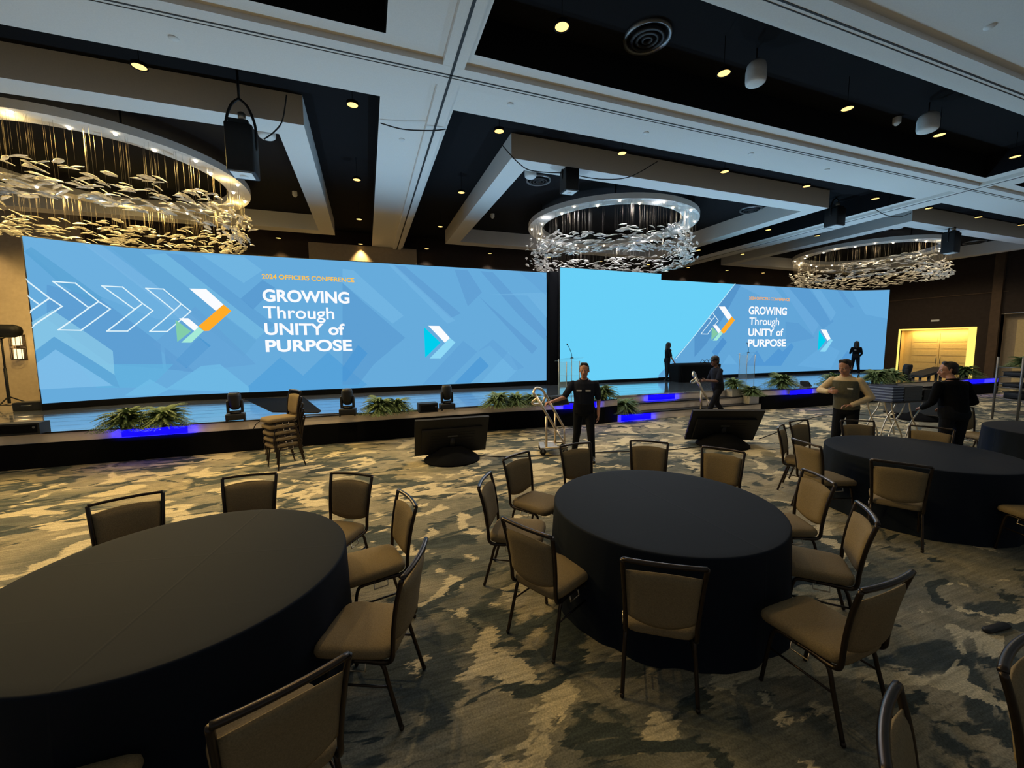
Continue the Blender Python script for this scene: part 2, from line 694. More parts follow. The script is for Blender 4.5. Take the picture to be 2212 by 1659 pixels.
# the three hanging rectangular frames inside the black coffers
for n, (x0, x1) in enumerate(((-10.9, -0.94), (3.2, 13.62), (17.84, 28.2))):
    b = MB()
    y0, y1, w = 8.84, 16.82, 0.5
    b.box(x0, x1, y0, y0 + w, ZB, ZD + 0.04)
    b.box(x0, x1, y1 - w, y1, ZB, ZD + 0.04)
    b.box(x0, x0 + w, y0 + w, y1 - w, ZB, ZD + 0.04)
    b.box(x1 - w, x1, y0 + w, y1 - w, ZB, ZD + 0.04)
    struct(b.build('trim_%d' % (n + 3), M['ceil']))

# front wall behind the screens, with its pale pilaster
b = MB()
b.box(XL, XR, YF, YF + 0.2, 0, ZD + 0.1, 0)
b.box(-2.0, 2.18, YF - 0.2, YF, 0, ZB - 0.01, 1)
b.box(XL, -9.0, YF - 0.06, YF, 0, ZD, 1)
struct(b.build('wall_front', [M['walldark'], M['beige']]))

# right wall with the lit portal and the plain one
dA, dB = atx(1942, 710, XR), atx(2111, 706, XR)
DY0, DY1, DZ = dB.y, dA.y, 2.93
EY1 = atx(2162, 690, XR).y
b = MB()
t = 0.3
b.box(XR, XR + t, DY1, YF + 0.2, 0, ZD + 0.1)
b.box(XR, XR + t, DY0, DY1, DZ, ZD + 0.1)
b.box(XR, XR + t, EY1, DY0, 0, ZD + 0.1)
b.box(XR, XR + t, 6.0, EY1, 3.55, ZD + 0.1)
struct(b.build('wall_right', M['walldark']))
b = MB()
z1 = atx(1990, 645, XR).z
b.box(XR - 0.04, XR, DY0 - 1.0, YF, z1 - 0.02, z1 + 0.02)
b.box(XR - 0.16, XR, EY1, EY1 + 0.35, 0, ZD)
struct(b.build('trim_6', M['wallbrown']))


def portal(name, y0, y1, z1, depth, lit, m_in):
    r = thing(name, '', '', (XR, (y0 + y1) / 2, 0))
    for k in ('label', 'category'):
        del r[k]
    h = (y1 - y0) / 2
    p = MB()
    p.box(0.0, depth, -h - 0.02, -h, 0, z1)
    p.box(0.0, depth, h, h + 0.02, 0, z1)
    p.box(0.0, depth, -h, h, z1, z1 + 0.02)
    p.box(depth, depth + 0.06, -h, h, 0, z1)
    p.build('door_surround', M[m_in], r)
    g = 0.42
    for s in (-1, 1):
        q = MB()
        a0, a1 = (0.01, h - g) if s > 0 else (-h + g, -0.01)
        q.box(depth - 0.07, depth, a0, a1, 0, z1 - 0.3)
        for k in range(6):
            zz = 0.2 + k * (z1 - 0.6) / 6
            q.box(depth - 0.085, depth - 0.07, a0 + 0.09, a1 - 0.09, zz, zz + (z1 - 0.6) / 6 - 0.09)
        d = q.build('door_leaf', M['doorpaint'], r)
        k = MB()
        k.tube([(depth - 0.09, s * 0.09, 0.9), (depth - 0.13, s * 0.09, 0.95), (depth - 0.13, s * 0.09, 1.2), (depth - 0.09, s * 0.09, 1.25)], 0.014)
        k.build('door_handle', M['steel'], d)
    if lit:
        q = MB()
        q.box(-0.03, 0.02, h - 0.09, h - 0.01, 0.1, z1 - 0.02)
        q.build('light_strip', M['ledstrip'], r)
        q = MB()
        q.box(-0.04, 0.04, -h, -h + 0.3, 0.1, z1 - 0.02)  # wide band stands for the lit reveal face, its glow put into the surface
        q.build('light_strip', M['ledstrip'], r)
        q = MB()
        q.box(-0.01, 0.05, -h + 0.3, h - 0.1, z1 - 0.1, z1 - 0.02)
        q.build('light_strip', M['ledstrip'], r)
    return struct(r)


portal('door_1', DY0, DY1, DZ, 0.62, True, 'doorpaint')
portal('door_2', 6.2, EY1, 3.5, 0.5, False, 'beige')
lamp('door_light', 'AREA', (XR + 0.25, (DY0 + DY1) / 2, DZ - 0.13), 60, (1, 0.66, 0.2), 2.6, 0.3, (0.15, 0, -1))

b = MB()
q0, q1 = atx(2012, 694, XR), atx(2030, 691, XR)
b.box(-0.05, 0, -abs(q0.y - q1.y) / 2, abs(q0.y - q1.y) / 2, -0.05, 0.05)
o = b.build('wall_plaque', M['tag'], None, (XR, (q0.y + q1.y) / 2, (q0.z + q1.z) / 2))
tag(o, 'small pale blank plaque on the dark wall above the glowing doorway', 'sign')

# ================================================================== CEILING FITTINGS
def downlight(x, y, label, group, light=True, energy=None, col=(1.0, 0.74, 0.36), cone=1.45):
    t = thing('downlight', label, 'ceiling light', (x, y, ZB), 0, group)
    q = MB()
    q.lathe([(0.0, 0.05), (0.1, 0.05), (0.1, 0.004), (0.108, 0.0), (0.09, 0.0), (0.088, 0.02)], seg=20, cap=False)
    q.tube([(0, 0, 0.05), (0, 0, ZD - ZB + 0.055)], 0.005, 6)
    q.build('can', M['ceildark'], t)
    q = MB()
    q.lathe([(0.0, 0.008), (0.089, 0.008)], seg=20, cap=False)
    q.build('lens', M['warm'], t)
    if light:
        lamp('downlight_lamp', 'SPOT', (x, y, ZB - 0.02), energy or P_DOWN, col, 0.06, None, (0, 0, -1), cone, 1.0)
    return t


ORD = ['first', 'second', 'third', 'fourth', 'fifth', 'sixth']
GX = {'left': [-3.0, -0.06], 'middle': [2.6, 5.42, 8.35, 11.2, 14.08], 'right': [16.7, 19.5, 22.3, 25.1]}
GY = [7.87, 11.2, 14.53, 17.93]
ROWN = ['nearest row', 'second row', 'third row', 'farthest row']
for cof, xs in GX.items():
    for j, y in enumerate(GY):
        for i, x in enumerate(xs):
            inner = (cof == 'middle' and 0 < i < 4 and 0 < j < 3) or (cof == 'right' and 0 < i and 0 < j < 3) or (cof == 'left' and i == 0 and 0 < j < 3)
            if inner:
                continue
            e = P_DOWN * {'left': 4.6, 'middle': 3.2, 'right': 2.2}[cof]
            downlight(x, y, '%s glowing downlight from the left in the %s of the %s black coffer' % (ORD[i], ROWN[j], cof), 'coffer downlights', True, e, {'left': (1.0, 0.69, 0.28), 'middle': (1.0, 0.86, 0.66), 'right': (1.0, 0.86, 0.68)}[cof])
for i, x in enumerate((2.58, 5.36, 8.24, 11.05, 13.98)):
    downlight(x, 5.14, '%s glowing downlight from the left in the long black slot nearest the viewer' % ORD[i], 'slot downlights', True, P_DOWN * 1.15, (1.0, 0.65, 0.25), 2.2)
# the same slot goes on to the left, above the edge of the picture
for x in (-0.3, -3.1, -5.9):
    lamp('downlight_lamp', 'SPOT', (x, 5.14, ZB - 0.02), P_DOWN * 3.2, (1.0, 0.7, 0.34), 0.06, None, (0, 0, -1), 2.0, 1.0)
# two more over the left wall wash, above the sconce
for x in (-11.4, -9.6):
    lamp('wall_wash_lamp', 'SPOT', (x, YF - 0.9, 6.1), 160, (1.0, 0.68, 0.3), 0.08, None, (0, 0.16, -1), 1.4, 0.9)


def pendant(px, py, z, w, h, label):
    p = atz(px, py, z)
    t = thing('pendant_speaker', label, 'ceiling speaker', p, 0, 'white ceiling pendant speakers')
    q = MB()
    q.lathe([(0.0, 0.0), (w * 0.8, 0.0), (w * 0.95, 0.02), (w, 0.06), (w, h * 0.6), (w * 0.9, h * 0.85), (w * 0.6, h)], seg=24)
    q.build('cabinet', M['white'], t)
    q = MB()
    q.lathe([(0.0, -0.004), (w * 0.72, -0.004), (w * 0.76, 0.0)], seg=24, cap=False)
    q.build('grille', M['ceil'], t)
    q = MB()
    q.tube([(0, 0, h), (0, 0, ZD + 0.06 - z)], 0.012)
    q.build('hanger', M['black'], t)


pendant(1632, 182, 6.28, 0.15, 0.34, 'large white pendant speaker hanging in the black slot near the viewer')
pendant(2003, 284, 6.28, 0.17, 0.34, 'white pendant speaker hanging beside the fourth slot downlight')
pendant(577, 298, 6.36, 0.16, 0.3, 'white round pendant speaker in the left coffer beside a black fixture')
pendant(1146, 384, 6.36, 0.15, 0.3, 'white pendant speaker in the near left corner of the middle coffer')
pendant(1940, 493, 6.36, 0.17, 0.3, 'white pendant speaker in the near corner of the right coffer')


def diffuser(px, py, r, label):
    p = atz(px, py, ZD)
    t = thing('air_diffuser', label, 'air vent', (p.x, p.y, ZD + 0.05), 0, 'round ceiling air diffusers')
    q = MB()
    q.lathe([(r, 0), (r * 0.97, -0.05), (r * 0.85, -0.03), (r * 0.84, 0)], seg=32, cap=False)
    q.build('outer_ring', M['steel'], t)
    for k in (0.66, 0.44, 0.22):
        q = MB()
        q.lathe([(r * k, 0), (r * k * 1.1, -0.06), (r * (k - 0.05), -0.075), (r * (k - 0.06), -0.03)], seg=28, cap=False)
        q.build('cone_ring', M['black'], t)


diffuser(1398, 86, 0.36, 'round air diffuser in the black slot beside the brightest downlight')
diffuser(1163, 392, 0.36, 'round air diffuser in the near left corner of the middle coffer')
diffuser(1622, 455, 0.36, 'round air diffuser in the right corner of the middle coffer')
diffuser(1895, 500, 0.36, 'round air diffuser beside the right chandelier')
diffuser(2105, 525, 0.4, 'round dark air diffuser right of the hanging fixture at the right chandelier')

for i, (px, py, lb) in enumerate([(375, 82, 'flat white ceiling sensor above the left coffer'), (1102, 225, 'flat white ceiling sensor left of the middle coffer edge'),
                                  (1395, 287, 'flat white ceiling sensor on the beam above the middle coffer'), (1622, 332, 'flat white ceiling sensor on the beam right of centre'),
                                  (1786, 366, 'flat white ceiling sensor on the beam near its right end'), (868, 301, 'flat white ceiling sensor on the cross beam below the cable'),
                                  (2138, 57, 'flat grey ceiling sensor in the top right corner')]):
    p = atz(px, py, ZB)
    q = MB()
    q.lathe([(0.0, -0.02), (0.05, -0.018), (0.06, -0.008), (0.06, 0.0)], seg=18, cap=False)
    tag(q.build('ceiling_sensor', M['white'], None, p), lb, 'ceiling sensor', 'flat ceiling sensors')
for px, py, lb in [(1064, 469, 'small white sprinkler dome left of the middle chandelier'), (637, 422, 'small white sprinkler dome right of the left chandelier'),
                   (1937, 266, 'small white sprinkler dome in the black slot')]:
    p = atz(px, py, ZD - 0.06)
    q = MB()
    q.lathe([(0.0, -0.05), (0.03, -0.045), (0.06, -0.01), (0.07, 0.0), (0.07, 0.11)], seg=18, cap=False)
    tag(q.build('sprinkler_dome', M['white'], None, p), lb, 'sprinkler', 'ceiling sprinklers')


def hanging_fixture(px, y, top, bot, w, label, rz=0.0):
    a, c = aty(px, top, y), aty(px, bot, y)
    h = a.z - c.z
    t = thing('stage_projector', label, 'projector', (a.x, y, c.z), rz, 'black hanging projectors')
    q = MB()
    q.rbox(-w / 2, w / 2, -w * 0.5, w * 0.5, 0.0, h * 0.62, 0.04)
    q.box(-w * 0.35, w * 0.35, -w * 0.4, w * 0.4, h * 0.62, h * 0.68)
    q.build('body', M['black'], t)
    q = MB()
    q.box(-w * 0.4, w * 0.36, -w * 0.42, w * 0.3, -0.012, 0.0)
    q.lathe([(0.0, -0.03), (w * 0.14, -0.03), (w * 0.16, -0.012)], seg=16, cap=False)
    q.build('face_plate', M['white'], t)
    q = MB()
    for s in (-1, 1):
        q.tube(smooth_path([(s * w * 0.5, 0, h * 0.35), (s * w * 0.52, 0, h * 0.66), (s * w * 0.3, 0, h * 0.9), (0, 0, h)], 5), 0.022, 8)
    q.tube([(0, 0, h), (0, 0, max(h + 0.05, ZD + 0.06 - c.z))], 0.02, 8)
    q.build('yoke', M['black'], t)
    q = MB()
    q.lathe([(0.05, 0.0), (0.06, 0.05), (0.06, 0.12), (0.03, 0.14)], c=(w * 0.08, -w * 0.1, h * 0.7), seg=12)
    q.build('clamp', M['chrome'], t)
    return a, c


hanging_fixture(516, 8.45, 213, 378, 0.42, 'black projector hanging in front of the left chandelier')
hanging_fixture(1230, 9.0, 338, 416, 0.36, 'black projector with pale face plate hanging left of the middle chandelier')
hanging_fixture(1806, 9.2, 428, 490, 0.42, 'black projector hanging at the right corner of the middle coffer')
hanging_fixture(2058, 8.9, 478, 548, 0.4, 'black projector hanging in front of the right chandelier')


def hang_cable(pts, label):
    q = MB()
    q.tube(smooth_path(pts, 8), 0.011, 6)
    tag(q.build('ceiling_cable', M['cable']), label, 'cable', 'loose ceiling cables')


def P3(x, y, z):
    return atz(x, y, z)


hang_cable([P3(822, 266, 6.22), P3(870, 279, 6.15), P3(930, 282, 6.13), P3(963, 279, 6.18)], 'black cable drooping across the cross beam between the coffers')
hang_cable([aty(1085, 314, 8.6), aty(1120, 352, 8.6), aty(1150, 369, 8.6), aty(1215, 374, 8.8)], 'black cable drooping from the coffer corner to the middle projector')
hang_cable([aty(1246, 379, 8.8), aty(1300, 387, 8.7), aty(1360, 382, 8.6), aty(1420, 349, 8.5)], 'thin black cable drooping right of the middle projector')
hang_cable([aty(619, 205, 7.9), aty(610, 260, 7.9), aty(592, 285, 7.9), aty(570, 301, 7.9)], 'thin black cable dropping beside the left projector')
hang_cable([aty(1890, 452, 8.2), aty(1915, 465, 8.2), aty(1945, 468, 8.2), aty(1968, 460, 8.2)], 'black cable drooping across the right cross beam')


# ================================================================== CHANDELIERS
def petal(rng):
    L, w = rng.uniform(0.20, 0.33), rng.uniform(0.07, 0.105)
    prof = []
    n = 7
    vs, fs = [], []
    for i in range(n + 1):
        u = i / n
        x = (u - 0.5) * L
        r = w * 0.5 * (math.sin(PI * min(1, u * 0.82 + 0.12)) ** 0.75) * (1 - 0.72 * max(0, 0.3 - u) / 0.3)
        if i == 0:
            r = 0.012
        if i == n:
            r = 0.02
        for k in range(6):
            a = 2 * PI * k / 6
            vs.append(Vector((x, r * math.cos(a), 0.3 * r * math.sin(a) + 0.05 * math.sin(PI * u) * w * 4)))
    for i in range(n):
        for k in range(6):
            l = (k + 1) % 6
            fs.append((i * 6 + k, i * 6 + l, (i + 1) * 6 + l, (i + 1) * 6 + k))
    fs.append((5, 4, 3, 2, 1, 0))
    fs.append(tuple(range(n * 6, n * 6 + 6)))
    return vs, fs


def chandelier(cx, cy, seed, label, power, col):
    rng = random.Random(seed)
    t = thing('chandelier', label, 'chandelier', (cx, cy, ZB + 0.02), 0, 'ring chandeliers')
    R0, R1 = 2.42, 2.92
    q = MB()
    q.lathe([(R0, 0.0), (R1, 0.0), (R1, 0.16), (R0, 0.16), (R0, 0.0)], seg=72, smooth=False, cap=False)
    q.build('ring', M['ceil'], t)
    for k in range(6):
        a = 2 * PI * k / 6
        q = MB()
        q.tube([(2.67 * math.cos(a), 2.67 * math.sin(a), 0.16), (2.67 * math.cos(a), 2.67 * math.sin(a), ZD - ZB + 0.03)], 0.02)
        q.build('hanger', M['black'], t)
    nb = 26
    for k in range(nb):
        a = 2 * PI * (k + 0.5) / nb
        rr = 2.8 if k % 2 else 2.54
        q = MB()
        q.blob((rr * math.cos(a), rr * math.sin(a), -0.02), (0.034, 0.034, 0.03), seg=8, rings=6)
        q.build('bulb', M['bulb'], t)
    # strands
    q = MB()
    for k in range(300):
        a, rr = rng.uniform(0, 2 * PI), rng.uniform(2.42, 2.85)
        x, y = rr * math.cos(a), rr * math.sin(a)
        q.tube([(x, y, 0), (x, y, -rng.uniform(0.6, 1.3))], 0.0016, 3)
    o = q.build('strands', M['strand'], t)
    o['kind'] = 'stuff'
    # glass petals swimming round the ring
    items = []
    for k in range(820):
        a = rng.uniform(0, 2 * PI)
        rr = min(3.0, max(2.2, rng.gauss(2.62, 0.17)))
        wave = 0.16 * math.sin(3 * a + seed) + 0.1 * math.sin(7 * a + 2 * seed)
        z = max(-1.31, -0.62 - 0.8 * rng.random() ** 0.9 + wave * 0.6)
        yaw = a + PI / 2 + rng.gauss(0, 0.35)
        tilt = rng.gauss(0.0, 0.22)
        mt = Matrix.Translation((rr * math.cos(a), rr * math.sin(a), z)) @ Matrix.Rotation(yaw, 4, 'Z') @ Matrix.Rotation(tilt, 4, 'Y') @ Matrix.Rotation(rng.gauss(0, 0.5), 4, 'X')
        d = Vector((cx + rr * math.cos(a), cy + rr * math.sin(a), 0)).length
        items.append((d, mt, petal(rng)))
    items.sort(key=lambda e: e[0])
    for d, mt, (vs, fs) in items[:100]:
        q = MB()
        q.add([mt @ v for v in vs], fs, 0, True)
        q.build('glass_petal', M['petal'], t)
    q = MB()
    for d, mt, (vs, fs) in items[100:]:
        q.add([mt @ v for v in vs], fs, 0, True)
    o = q.build('glass_petals', M['petal'], t)
    o['kind'] = 'stuff'
    for k in range(9):
        a = 2 * PI * (k + 0.25) / 9
        lamp('chandelier_lamp', 'SPOT', (cx + 2.66 * math.cos(a), cy + 2.66 * math.sin(a), ZB - 0.03), power, col, 0.1, None, (0, 0, -1), 2.9, 0.3)
        if k % 2 == 0:
            lamp('ring_glow_lamp', 'POINT', (cx + 2.66 * math.cos(a + 0.3), cy + 2.66 * math.sin(a + 0.3), ZB - 0.12), power * 0.012, col, 0.06)


chandelier(-5.72, 12.83, 3, 'ring chandelier of golden glass petals above the left screen', P_CHAND * 8.0, (1.0, 0.69, 0.23))
chandelier(8.38, 12.83, 5, 'ring chandelier of silvery white glass petals above the centre screen', P_CHAND * 3.2, (0.95, 0.95, 1.0))
chandelier(22.6, 12.83, 8, 'ring chandelier of pale gold glass petals farthest right by the dark wall', P_CHAND * 2.2, (1.0, 0.8, 0.5))

# ================================================================== STAGE
SZ = 0.65
LEFT_FRONT = [(-12.5, 9.55), (-6, 9.55), (0, 9.56), (2.7, 9.6), (4.0, 9.5), (5.2, 9.34), (6.0, 9.32), (6.46, 9.42)]
RIGHT_FRONT = [(11.9, 9.42), (12.4, 9.32), (13.6, 9.22), (15.2, 9.18), (20, 9.0), (24.6, 8.85)]
STX0, STX1 = 6.46, 11.9
st = thing('stage', 'long low stage with glossy dark floor under the giant screens', 'stage', (0, 0, 0))
b = MB()
front = LEFT_FRONT + [(6.46, 10.0), (11.9, 10.0)] + RIGHT_FRONT
poly = front + [(25.6, 14.6), (-12.5, 14.6)]
n = len(poly)
b.add([(x, y, SZ) for x, y in poly] + [(x, y, SZ - 0.03) for x, y in poly],
      [tuple(range(n))] + [(i, i + n, (i + 1) % n + n, (i + 1) % n) for i in range(n)])
b.build('deck', M['deck'], st)
for L, x, xe in ((LEFT_FRONT, STX0, None), (RIGHT_FRONT, STX1, 24.6)):
    b, k, lip = MB(), MB(), MB()
    for (x0, y0), (x1, y1) in zip(L[:-1], L[1:]):
        vs = [(x0, y0 + 0.015, 0.455), (x1, y1 + 0.015, 0.455), (x1, y1 + 0.015, SZ - 0.03), (x0, y0 + 0.015, SZ - 0.03)]
        b.add(vs, [(0, 1, 2, 3)])
        k.add([(x0, y0, 0), (x1, y1, 0), (x1, y1, 0.455), (x0, y0, 0.455)], [(0, 1, 2, 3)])
        k.add([(x0, y0, 0.455), (x1, y1, 0.455), (x1, y1 + 0.02, 0.455), (x0, y0 + 0.02, 0.455)], [(0, 1, 2, 3)])
        lip.tube([(x0, y0, SZ - 0.015), (x1, y1, SZ - 0.015)], 0.016, 6)
    b.box(x - 0.01, x + 0.01, 9.42, 10.0, 0.455, SZ - 0.03)
    k.box(x - 0.01, x + 0.01, 9.42, 10.0, 0, 0.455)
    if xe:
        k.box(xe, xe + 0.02, 8.85, 14.6, 0, SZ - 0.03)
    b.build('fascia', M['fascia'], st)
    k.build('skirt', M['blackmatte'], st)
    lip.build('edge_trim', M['black'], st)

sr = thing('stage_stairs', 'wide three riser stairs between the two wings of the stage', 'stairs', (0, 0, 0))
for i, (y, z) in enumerate(((9.40, 0.217), (9.68, 0.433), (9.96, 0.648))):
    b = MB()
    b.box(STX0 + 0.02, STX1 - 0.02, y, 10.0 if i == 2 else y + 0.29, 0.0, z - 0.03)
    rr = b.build('riser', M['fascia'], sr)
    b = MB()
    b.box(STX0 + 0.02, STX1 - 0.02, y - 0.02, 10.02 if i == 2 else y + 0.29, z - 0.03, z)
    b.build('tread', M['black' if i < 2 else 'deck'], sr)


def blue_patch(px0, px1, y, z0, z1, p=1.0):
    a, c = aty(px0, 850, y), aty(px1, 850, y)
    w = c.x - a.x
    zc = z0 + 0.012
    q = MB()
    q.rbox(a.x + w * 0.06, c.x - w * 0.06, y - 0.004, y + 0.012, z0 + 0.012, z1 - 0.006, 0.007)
    q.build('blue_glow_panel', M['blueglow'], st if z1 > 0.6 and z0 > 0.45 else sr)  # added panels over fascia and risers, blue glow put into their colour
    lamp('fascia_led', 'AREA', ((a.x + c.x) / 2, y - 0.07, zc), P_BLUE * p * w, (0.0, 0.0, 1.0), w * 1.0, 0.02, (0, 1, 0.75))


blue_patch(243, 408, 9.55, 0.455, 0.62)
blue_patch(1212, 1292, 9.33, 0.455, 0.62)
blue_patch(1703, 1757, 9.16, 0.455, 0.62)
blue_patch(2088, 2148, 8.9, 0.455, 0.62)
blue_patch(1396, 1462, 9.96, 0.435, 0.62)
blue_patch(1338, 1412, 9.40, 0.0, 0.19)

# ================================================================== LED WALLS
def SYL(X):
    return 13.74 - (0.75 * ((-5.0 - X) / 2.45) ** 1.7 if X < -5.0 else 0)


def SYR(X):
    return 13.5 - (0.78 * ((X - 22.3) / 2.0) ** 1.5 if X > 22.3 else 0)


def on_screen(x, y, fn):
    p = aty(x, y, fn(0.0 if fn is SYL else 15.0))
    for _ in range(6):
        p = aty(x, y, fn(p.x))
    return p


C4 = lambda x, y: (x / 2.962, 500 + y / 2.962)
C5 = lambda x, y: (740 + x / 2.962, 500 + y / 2.962)
Z6 = lambda x, y: (380 + x / 5.267, 580 + y / 5.267)
Z7 = lambda x, y: (1500 + x / 6.32, 600 + y / 6.32)
_em = {}


def scr(r, g, bl, a=1.0):
    key = (r, g, bl, a)
    if key not in _em:
        _em[key] = emit('screen_%d_%d_%d' % (r, g, bl), rgb(r, g, bl), 1.0, a)
    return _em[key]


CX1 = 11.2


def led_wall(name, label, x0, x1, z0, z1, fn, base, n=40):
    t = thing(name, label, 'LED screen', ((x0 + x1) / 2, 0, SZ), 0, 'giant LED walls')
    t.location = (0, 0, 0)
    q = MB()
    xs = [x0 + (x1 - x0) * i / n for i in range(n + 1)]
    q.add([(x, fn(x), z) for z in (z0, z1) for x in xs], [(i, i + 1, n + 2 + i, n + 1 + i) for i in range(n)])
    q.build('display', base, t)
    q = MB()
    for dz0, dz1, dy in ((z0 - 0.02, z1 + 0.02, 0.012),):
        for i in range(n):
            a, c = xs[i], xs[i + 1]
            if i == 0 and x0 != CX1:
                a -= 0.03
            if i == n - 1 and x1 != CX1:
                c += 0.03
            q.add([(a, fn(xs[i]) + dy, dz0), (c, fn(xs[i + 1]) + dy, dz0), (c, fn(xs[i + 1]) + dy, dz1), (a, fn(xs[i]) + dy, dz1),
                   (a, fn(xs[i]) + 0.14, dz0), (c, fn(xs[i + 1]) + 0.14, dz0), (c, fn(xs[i + 1]) + 0.14, dz1), (a, fn(xs[i]) + 0.14, dz1)],
                  [(0, 1, 2, 3), (5, 4, 7, 6), (3, 2, 6, 7), (1, 0, 4, 5), (0, 3, 7, 4), (2, 1, 5, 6)])
    q.build('cabinet', M['black'], t)
    q = MB()
    for i in range(n):
        a, c = xs[i], xs[i + 1]
        q.add([(a, fn(a) - 0.02, SZ), (c, fn(c) - 0.02, SZ), (c, fn(c) - 0.02, z0 - 0.02), (a, fn(a) - 0.02, z0 - 0.02),
               (a, fn(a) + 0.14, SZ), (c, fn(c) + 0.14, SZ), (c, fn(c) + 0.14, z0 - 0.02), (a, fn(a) + 0.14, z0 - 0.02)],
              [(0, 1, 2, 3), (3, 2, 6, 7), (5, 4, 7, 6), (0, 3, 7, 4), (2, 1, 5, 6)])
    q.build('plinth', M['blackmatte'], t)
    return t


def clip_poly(p, x0, x1, z0, z1):
    def half(pts, f):
        out = []
        for i in range(len(pts)):
            a, c = pts[i - 1], pts[i]
            fa, fc = f(a), f(c)
            if (fa >= 0) != (fc >= 0):
                out.append(a + (c - a) * (fa / (fa - fc)))
            if fc >= 0:
                out.append(c)
        return out
    for f in (lambda v: v.x - x0, lambda v: x1 - v.x, lambda v: v.y - z0, lambda v: z1 - v.y):
        p = half(p, f)
        if len(p) < 3:
            return []
    return p


class Graphic:
    """flat shapes lit on an LED wall, laid on its real surface"""

    def __init__(s, wall, fn, x0, x1, z0, z1):
        s.wall, s.fn, s.lim, s.layer = wall, fn, (x0, x1, z0, z1), 0

    def shape(s, pts, m, name, cv=None):
        s.layer += 1
        P = []
        for p in pts:
            q = on_screen(*(cv(*p) if cv else p), s.fn)
            P.append(Vector((q.x, q.z)))
        P = clip_poly(P, *s.lim)
        if not P:
            return
        bm = bmesh.new()
        f = bm.faces.new([bm.verts.new((v.x, 0, v.y)) for v in P])
        lo = min(v.x for v in P)
        hi = max(v.x for v in P)
        cuts = [-7.3 + 0.2 * i for i in range(12)] + [22.3 + 0.2 * i for i in range(11)]
        for c in cuts:
            if lo < c < hi:
                bmesh.ops.bisect_plane(bm, geom=bm.verts[:] + bm.edges[:] + bm.faces[:], plane_co=(c, 0, 0), plane_no=(1, 0, 0))
        off = 0.002 + 0.0012 * s.layer
        for v in bm.verts:
            v.co.y = s.fn(v.co.x) - off
        bm.normal_update()
        for f in bm.faces:
            if f.normal.y > 0:
                f.normal_flip()
        me = bpy.data.meshes.new(name)
        bm.to_mesh(me)
        bm.free()
        me.materials.append(m)
        o = bpy.data.objects.new(name, me)
        SC.collection.objects.link(o)
        o.parent = s.wall
        return o

    def line(s, pts, w, m, name, cv=None, closed=False):
        s.layer += 1
        P = []
        for p in pts:
            q = on_screen(*(cv(*p) if cv else p), s.fn)
            P.append(Vector((q.x, q.z)))
        segs = list(zip(P, P[1:])) + ([(P[-1], P[0])] if closed else [])
        vs, fs = [], []
        off = 0.002 + 0.0012 * s.layer
        for a, c in segs:
            d = (c - a)
            if d.length < 1e-6:
                continue
            d.normalize()
            nn = Vector((-d.y, d.x)) * w / 2
            a2, c2 = a - d * w / 2, c + d * w / 2
            m_ = 6
            i0 = len(vs)
            for k in range(m_ + 1):
                e = a2 + (c2 - a2) * k / m_
                for g in (e - nn, e + nn):
                    g.x = max(s.lim[0], min(s.lim[1], g.x))
                    vs.append((g.x, s.fn(g.x) - off, g.y))
            for k in range(m_):
                fs.append((i0 + 2 * k, i0 + 2 * k + 2, i0 + 2 * k + 3, i0 + 2 * k + 1))
        q = MB()
        q.add(vs, fs)
        return q.build(name, m, s.wall)

    def text(s, body, pl, pr, pt, m, bold=0.02, name='lettering', spacing=1.0):
        # pl / pr: baseline ends in the photograph, pt: top of a capital at the left end
        s.layer += 1
        a, c, tp = on_screen(*pl, s.fn), on_screen(*pr, s.fn), on_screen(*pt, s.fn)
        cu = bpy.data.curves.new('lettering', 'FONT')
        cu.body = 'H'
        cu.offset = bold
        cu.space_character = spacing
        to = bpy.data.objects.new('lettering_tmp', cu)
        SC.collection.objects.link(to)
        dg = bpy.context.evaluated_depsgraph_get()
        hm = bpy.data.meshes.new_from_object(to.evaluated_get(dg))
        H0, H1 = min(v.co.y for v in hm.vertices), max(v.co.y for v in hm.vertices)
        cu.body = body
        dg.update()
        dg = bpy.context.evaluated_depsgraph_get()
        me = bpy.data.meshes.new_from_object(to.evaluated_get(dg))
        X0, X1 = min(v.co.x for v in me.vertices), max(v.co.x for v in me.vertices)
        off = 0.002 + 0.0012 * s.layer
        zb = (a.z + c.z) / 2
        sz = (tp.z - a.z) / (H1 - H0)
        for v in me.vertices:
            x = a.x + (v.co.x - X0) / (X1 - X0) * (c.x - a.x)
            z = zb + (v.co.y - H0) * sz
            v.co = (x, s.fn(x) - off, z)
        bpy.data.objects.remove(to)
        bpy.data.meshes.remove(hm)
        me.materials.clear()
        me.materials.append(m)
        o = bpy.data.objects.new(name, me)
        SC.collection.objects.link(o)
        o.parent = s.wall
        o['label'] = 'lettering %s' % body
        return o


WHT = scr(250, 252, 255)
LINE = scr(225, 245, 252)
ORG, GOLD = scr(255, 172, 40), scr(255, 196, 70)
# ---- left wall
SX0, SX1, Z0, Z1 = -7.46, 6.3, 0.82, 4.77
wl = led_wall('led_screen', 'huge curved blue screen on the left with lettering and chevrons', SX0, SX1, Z0, Z1, SYL, scr(103, 171, 219))
G = Graphic(wl, SYL, SX0, SX1, Z0, Z1)


def facets(items, cv):
    for col, al, pts in items:
        G.shape(pts, scr(*col, round(al * 0.8, 2)), 'background_facet', cv)


